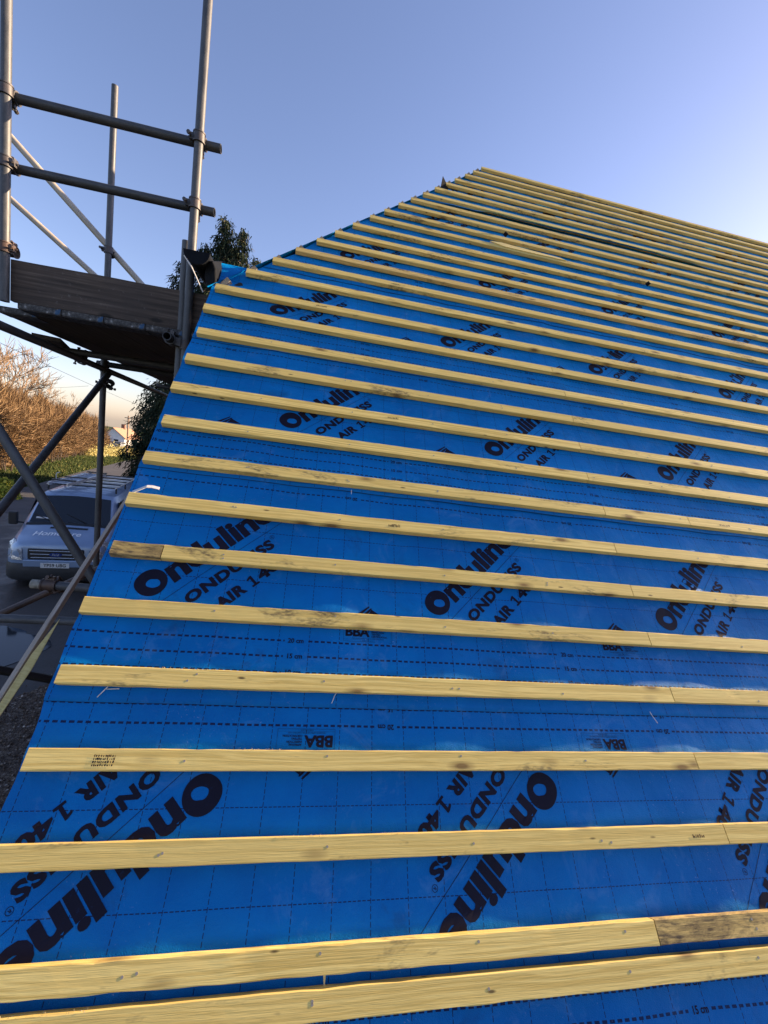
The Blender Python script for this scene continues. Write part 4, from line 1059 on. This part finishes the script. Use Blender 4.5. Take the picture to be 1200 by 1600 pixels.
# verge grass tufts: uncountable
m = MB(); rng = random.Random(21)
for _ in range(26000):
    y = 17+ (rng.random()**1.4)*50; xl = lerp(RL,y); xr = lerp(RG,y)
    if rng.random() < .75: x = xl-rng.uniform(.0,1)**1.2*max(3, xl-lerp(HL,y)+1)
    else: x = xr+rng.uniform(0,4)
    if x > xr and x < xr: continue
    p = Vector((x,y,G(y))); d = Vector((rng.gauss(0,.35),rng.gauss(0,.35),1)); L = rng.uniform(.06,.22); s_ = Vector((rng.gauss(0,1),rng.gauss(0,1),0)).normalized()*rng.uniform(.01,.03)
    m.add([p-s_, p+s_, p+d*L], [(0,1,2)])
tag(m.build('grass', leafmat('grass_blades', [(0.,(.02,.035,.008)),(.6,(.05,.075,.018)),(.95,(.10,.11,.04)),(1.,(.35,.30,.10))])), 'grass on the verges either side of the lane', 'grass', kind='stuff')
# ------------------------------------------------------------------ far house
t = NT('white_render'); t.set(t.ramp(t.noise(t.coord(), 1.5, 4), [(.3,(.62,.62,.62)),(.7,(.74,.74,.72))]), .85); M_render = t.m
t = NT('orange_roof_tiles'); wv = t.n('ShaderNodeTexWave'); wv.inputs['Scale'].default_value = 3.0; t.l(t.coord(), wv.inputs[0]); t.set(t.mix(t.ramp(wv.outputs[0],[(.3,0.),(.7,.4)]), (.42,.24,.15), (.30,.16,.10)), .85); M_tile = t.m
fh = empty('white_house', (-41.4, 98.5, G(98.5)), 'small white house with an orange tiled roof at the end of the lane', 'house', rz=R_(2))
W_, L_, E_, RZ = 4.5, 9.5, 2.7, 4.5      # gable width (x), length (y), eaves, ridge
m = MB(); m.add([(-W_,0,0),(0,0,0),(0,0,E_),(-W_/2,0,RZ),(-W_,0,E_),(-W_,L_,0),(0,L_,0),(0,L_,E_),(-W_/2,L_,RZ),(-W_,L_,E_)], [(0,1,2,3,4),(9,8,7,6,5),(1,6,7,2),(5,0,4,9)]); m.build('wall', M_render, fh)
m = MB()
for sx in (0,1):
    a = Vector((0.35,-.25,E_-.24)) if sx==0 else Vector((-W_-.35,-.25,E_-.24)); r = Vector((-W_/2,-.25,RZ+.08)); dy = Vector((0,L_+.5,0)); up = Vector((0,0,.12))
    m.add([a,a+dy,r+dy,r,a+up,a+dy+up,r+dy+up,r+up],[(0,1,2,3),(7,6,5,4),(0,4,5,1),(1,5,6,2),(3,2,6,7),(0,3,7,4)])
rf = m.build('roof', M_tile, fh, recalc=True)
m = MB(); m.box((-W_/2,L_*.55,RZ+.45),(.7,.6,1.3)); m.build('chimney', M_brick, rf)
for (x,z,a,b) in ((-1.6,1.2,1.0,1.1),(-3.2,1.2,.9,1.1)):
    m = MB(); m.box((x,-.02,z+b/2),(a,.05,b)); f_ = m.build('window', M_render, fh); m = MB(); m.box((x,-.05,z+b/2),(a-.14,.02,b-.14)); m.build('pane', M_glass, f_)
m = MB(); m.box((-W_/2,-1.1,1.75),(W_+.4,2.2,.12)); m.build('lean_to_roof', plain('grey_lean_to_roof',(.16,.17,.19),.8), fh)
m = MB(); m.box((-W_/2,-1.1,.84),(W_,2.0,1.68)); m.build('lean_to_wall', plain('grey_boarding',(.20,.22,.26),.8), fh)
m = MB(); m.box((.02,4.5,1.9),(.05,1.1,1.2)); m.build('side_window', M_glass, fh)
shrub(-35.4, 95, 1.0, 2.6, 1500, M_con, 'small dark upright bush beside the pole in front of the house', 14)
# ------------------------------------------------------------------ pole and wires
pole = empty('utility_pole', (-30.0, 72.0, G(72)), 'wooden telephone pole by the bend of the lane', 'utility pole')
m = MB(); m.tube((0,0,0),(0,0,6.45),.15,10,r2=.11); m.build('post', plain('pole_wood',(.30,.21,.15),.85), pole)
m = MB(); m.box((0,0,6.1),(1.1,.1,.1)); m.build('crossarm', M_bark, pole)
def wire(a, b, sag, label, r=.012):
    a=Vector(a); b=Vector(b); pts=[a.lerp(b,i/16)-Vector((0,0,sag*4*(i/16)*(1-i/16))) for i in range(17)]
    m = MB(); m.poly_tube(pts, r, 5); tag(m.build('overhead_wire', M_black), label, 'wire', 'overhead wires')
for (a, b, s_, lb) in (((-13.2,14,6.95),(-25.9,73,6.1),.25,'upper wire crossing behind the dark brace towards the pole'),
    ((-13.6,16,5.80),(-38.0,84,3.6),.2,'lower wire sloping down in front of the brown hedge'),
    ((-36.86,60,6.5),(-22.73,45,6.92),.05,'faint level wire above the leafless trees'),
    ((-30.0,72,4.8),(-42.5,99,1.9),.1,'short wire from the pole down to the white house')): wire(a, b, s_, lb, .012)
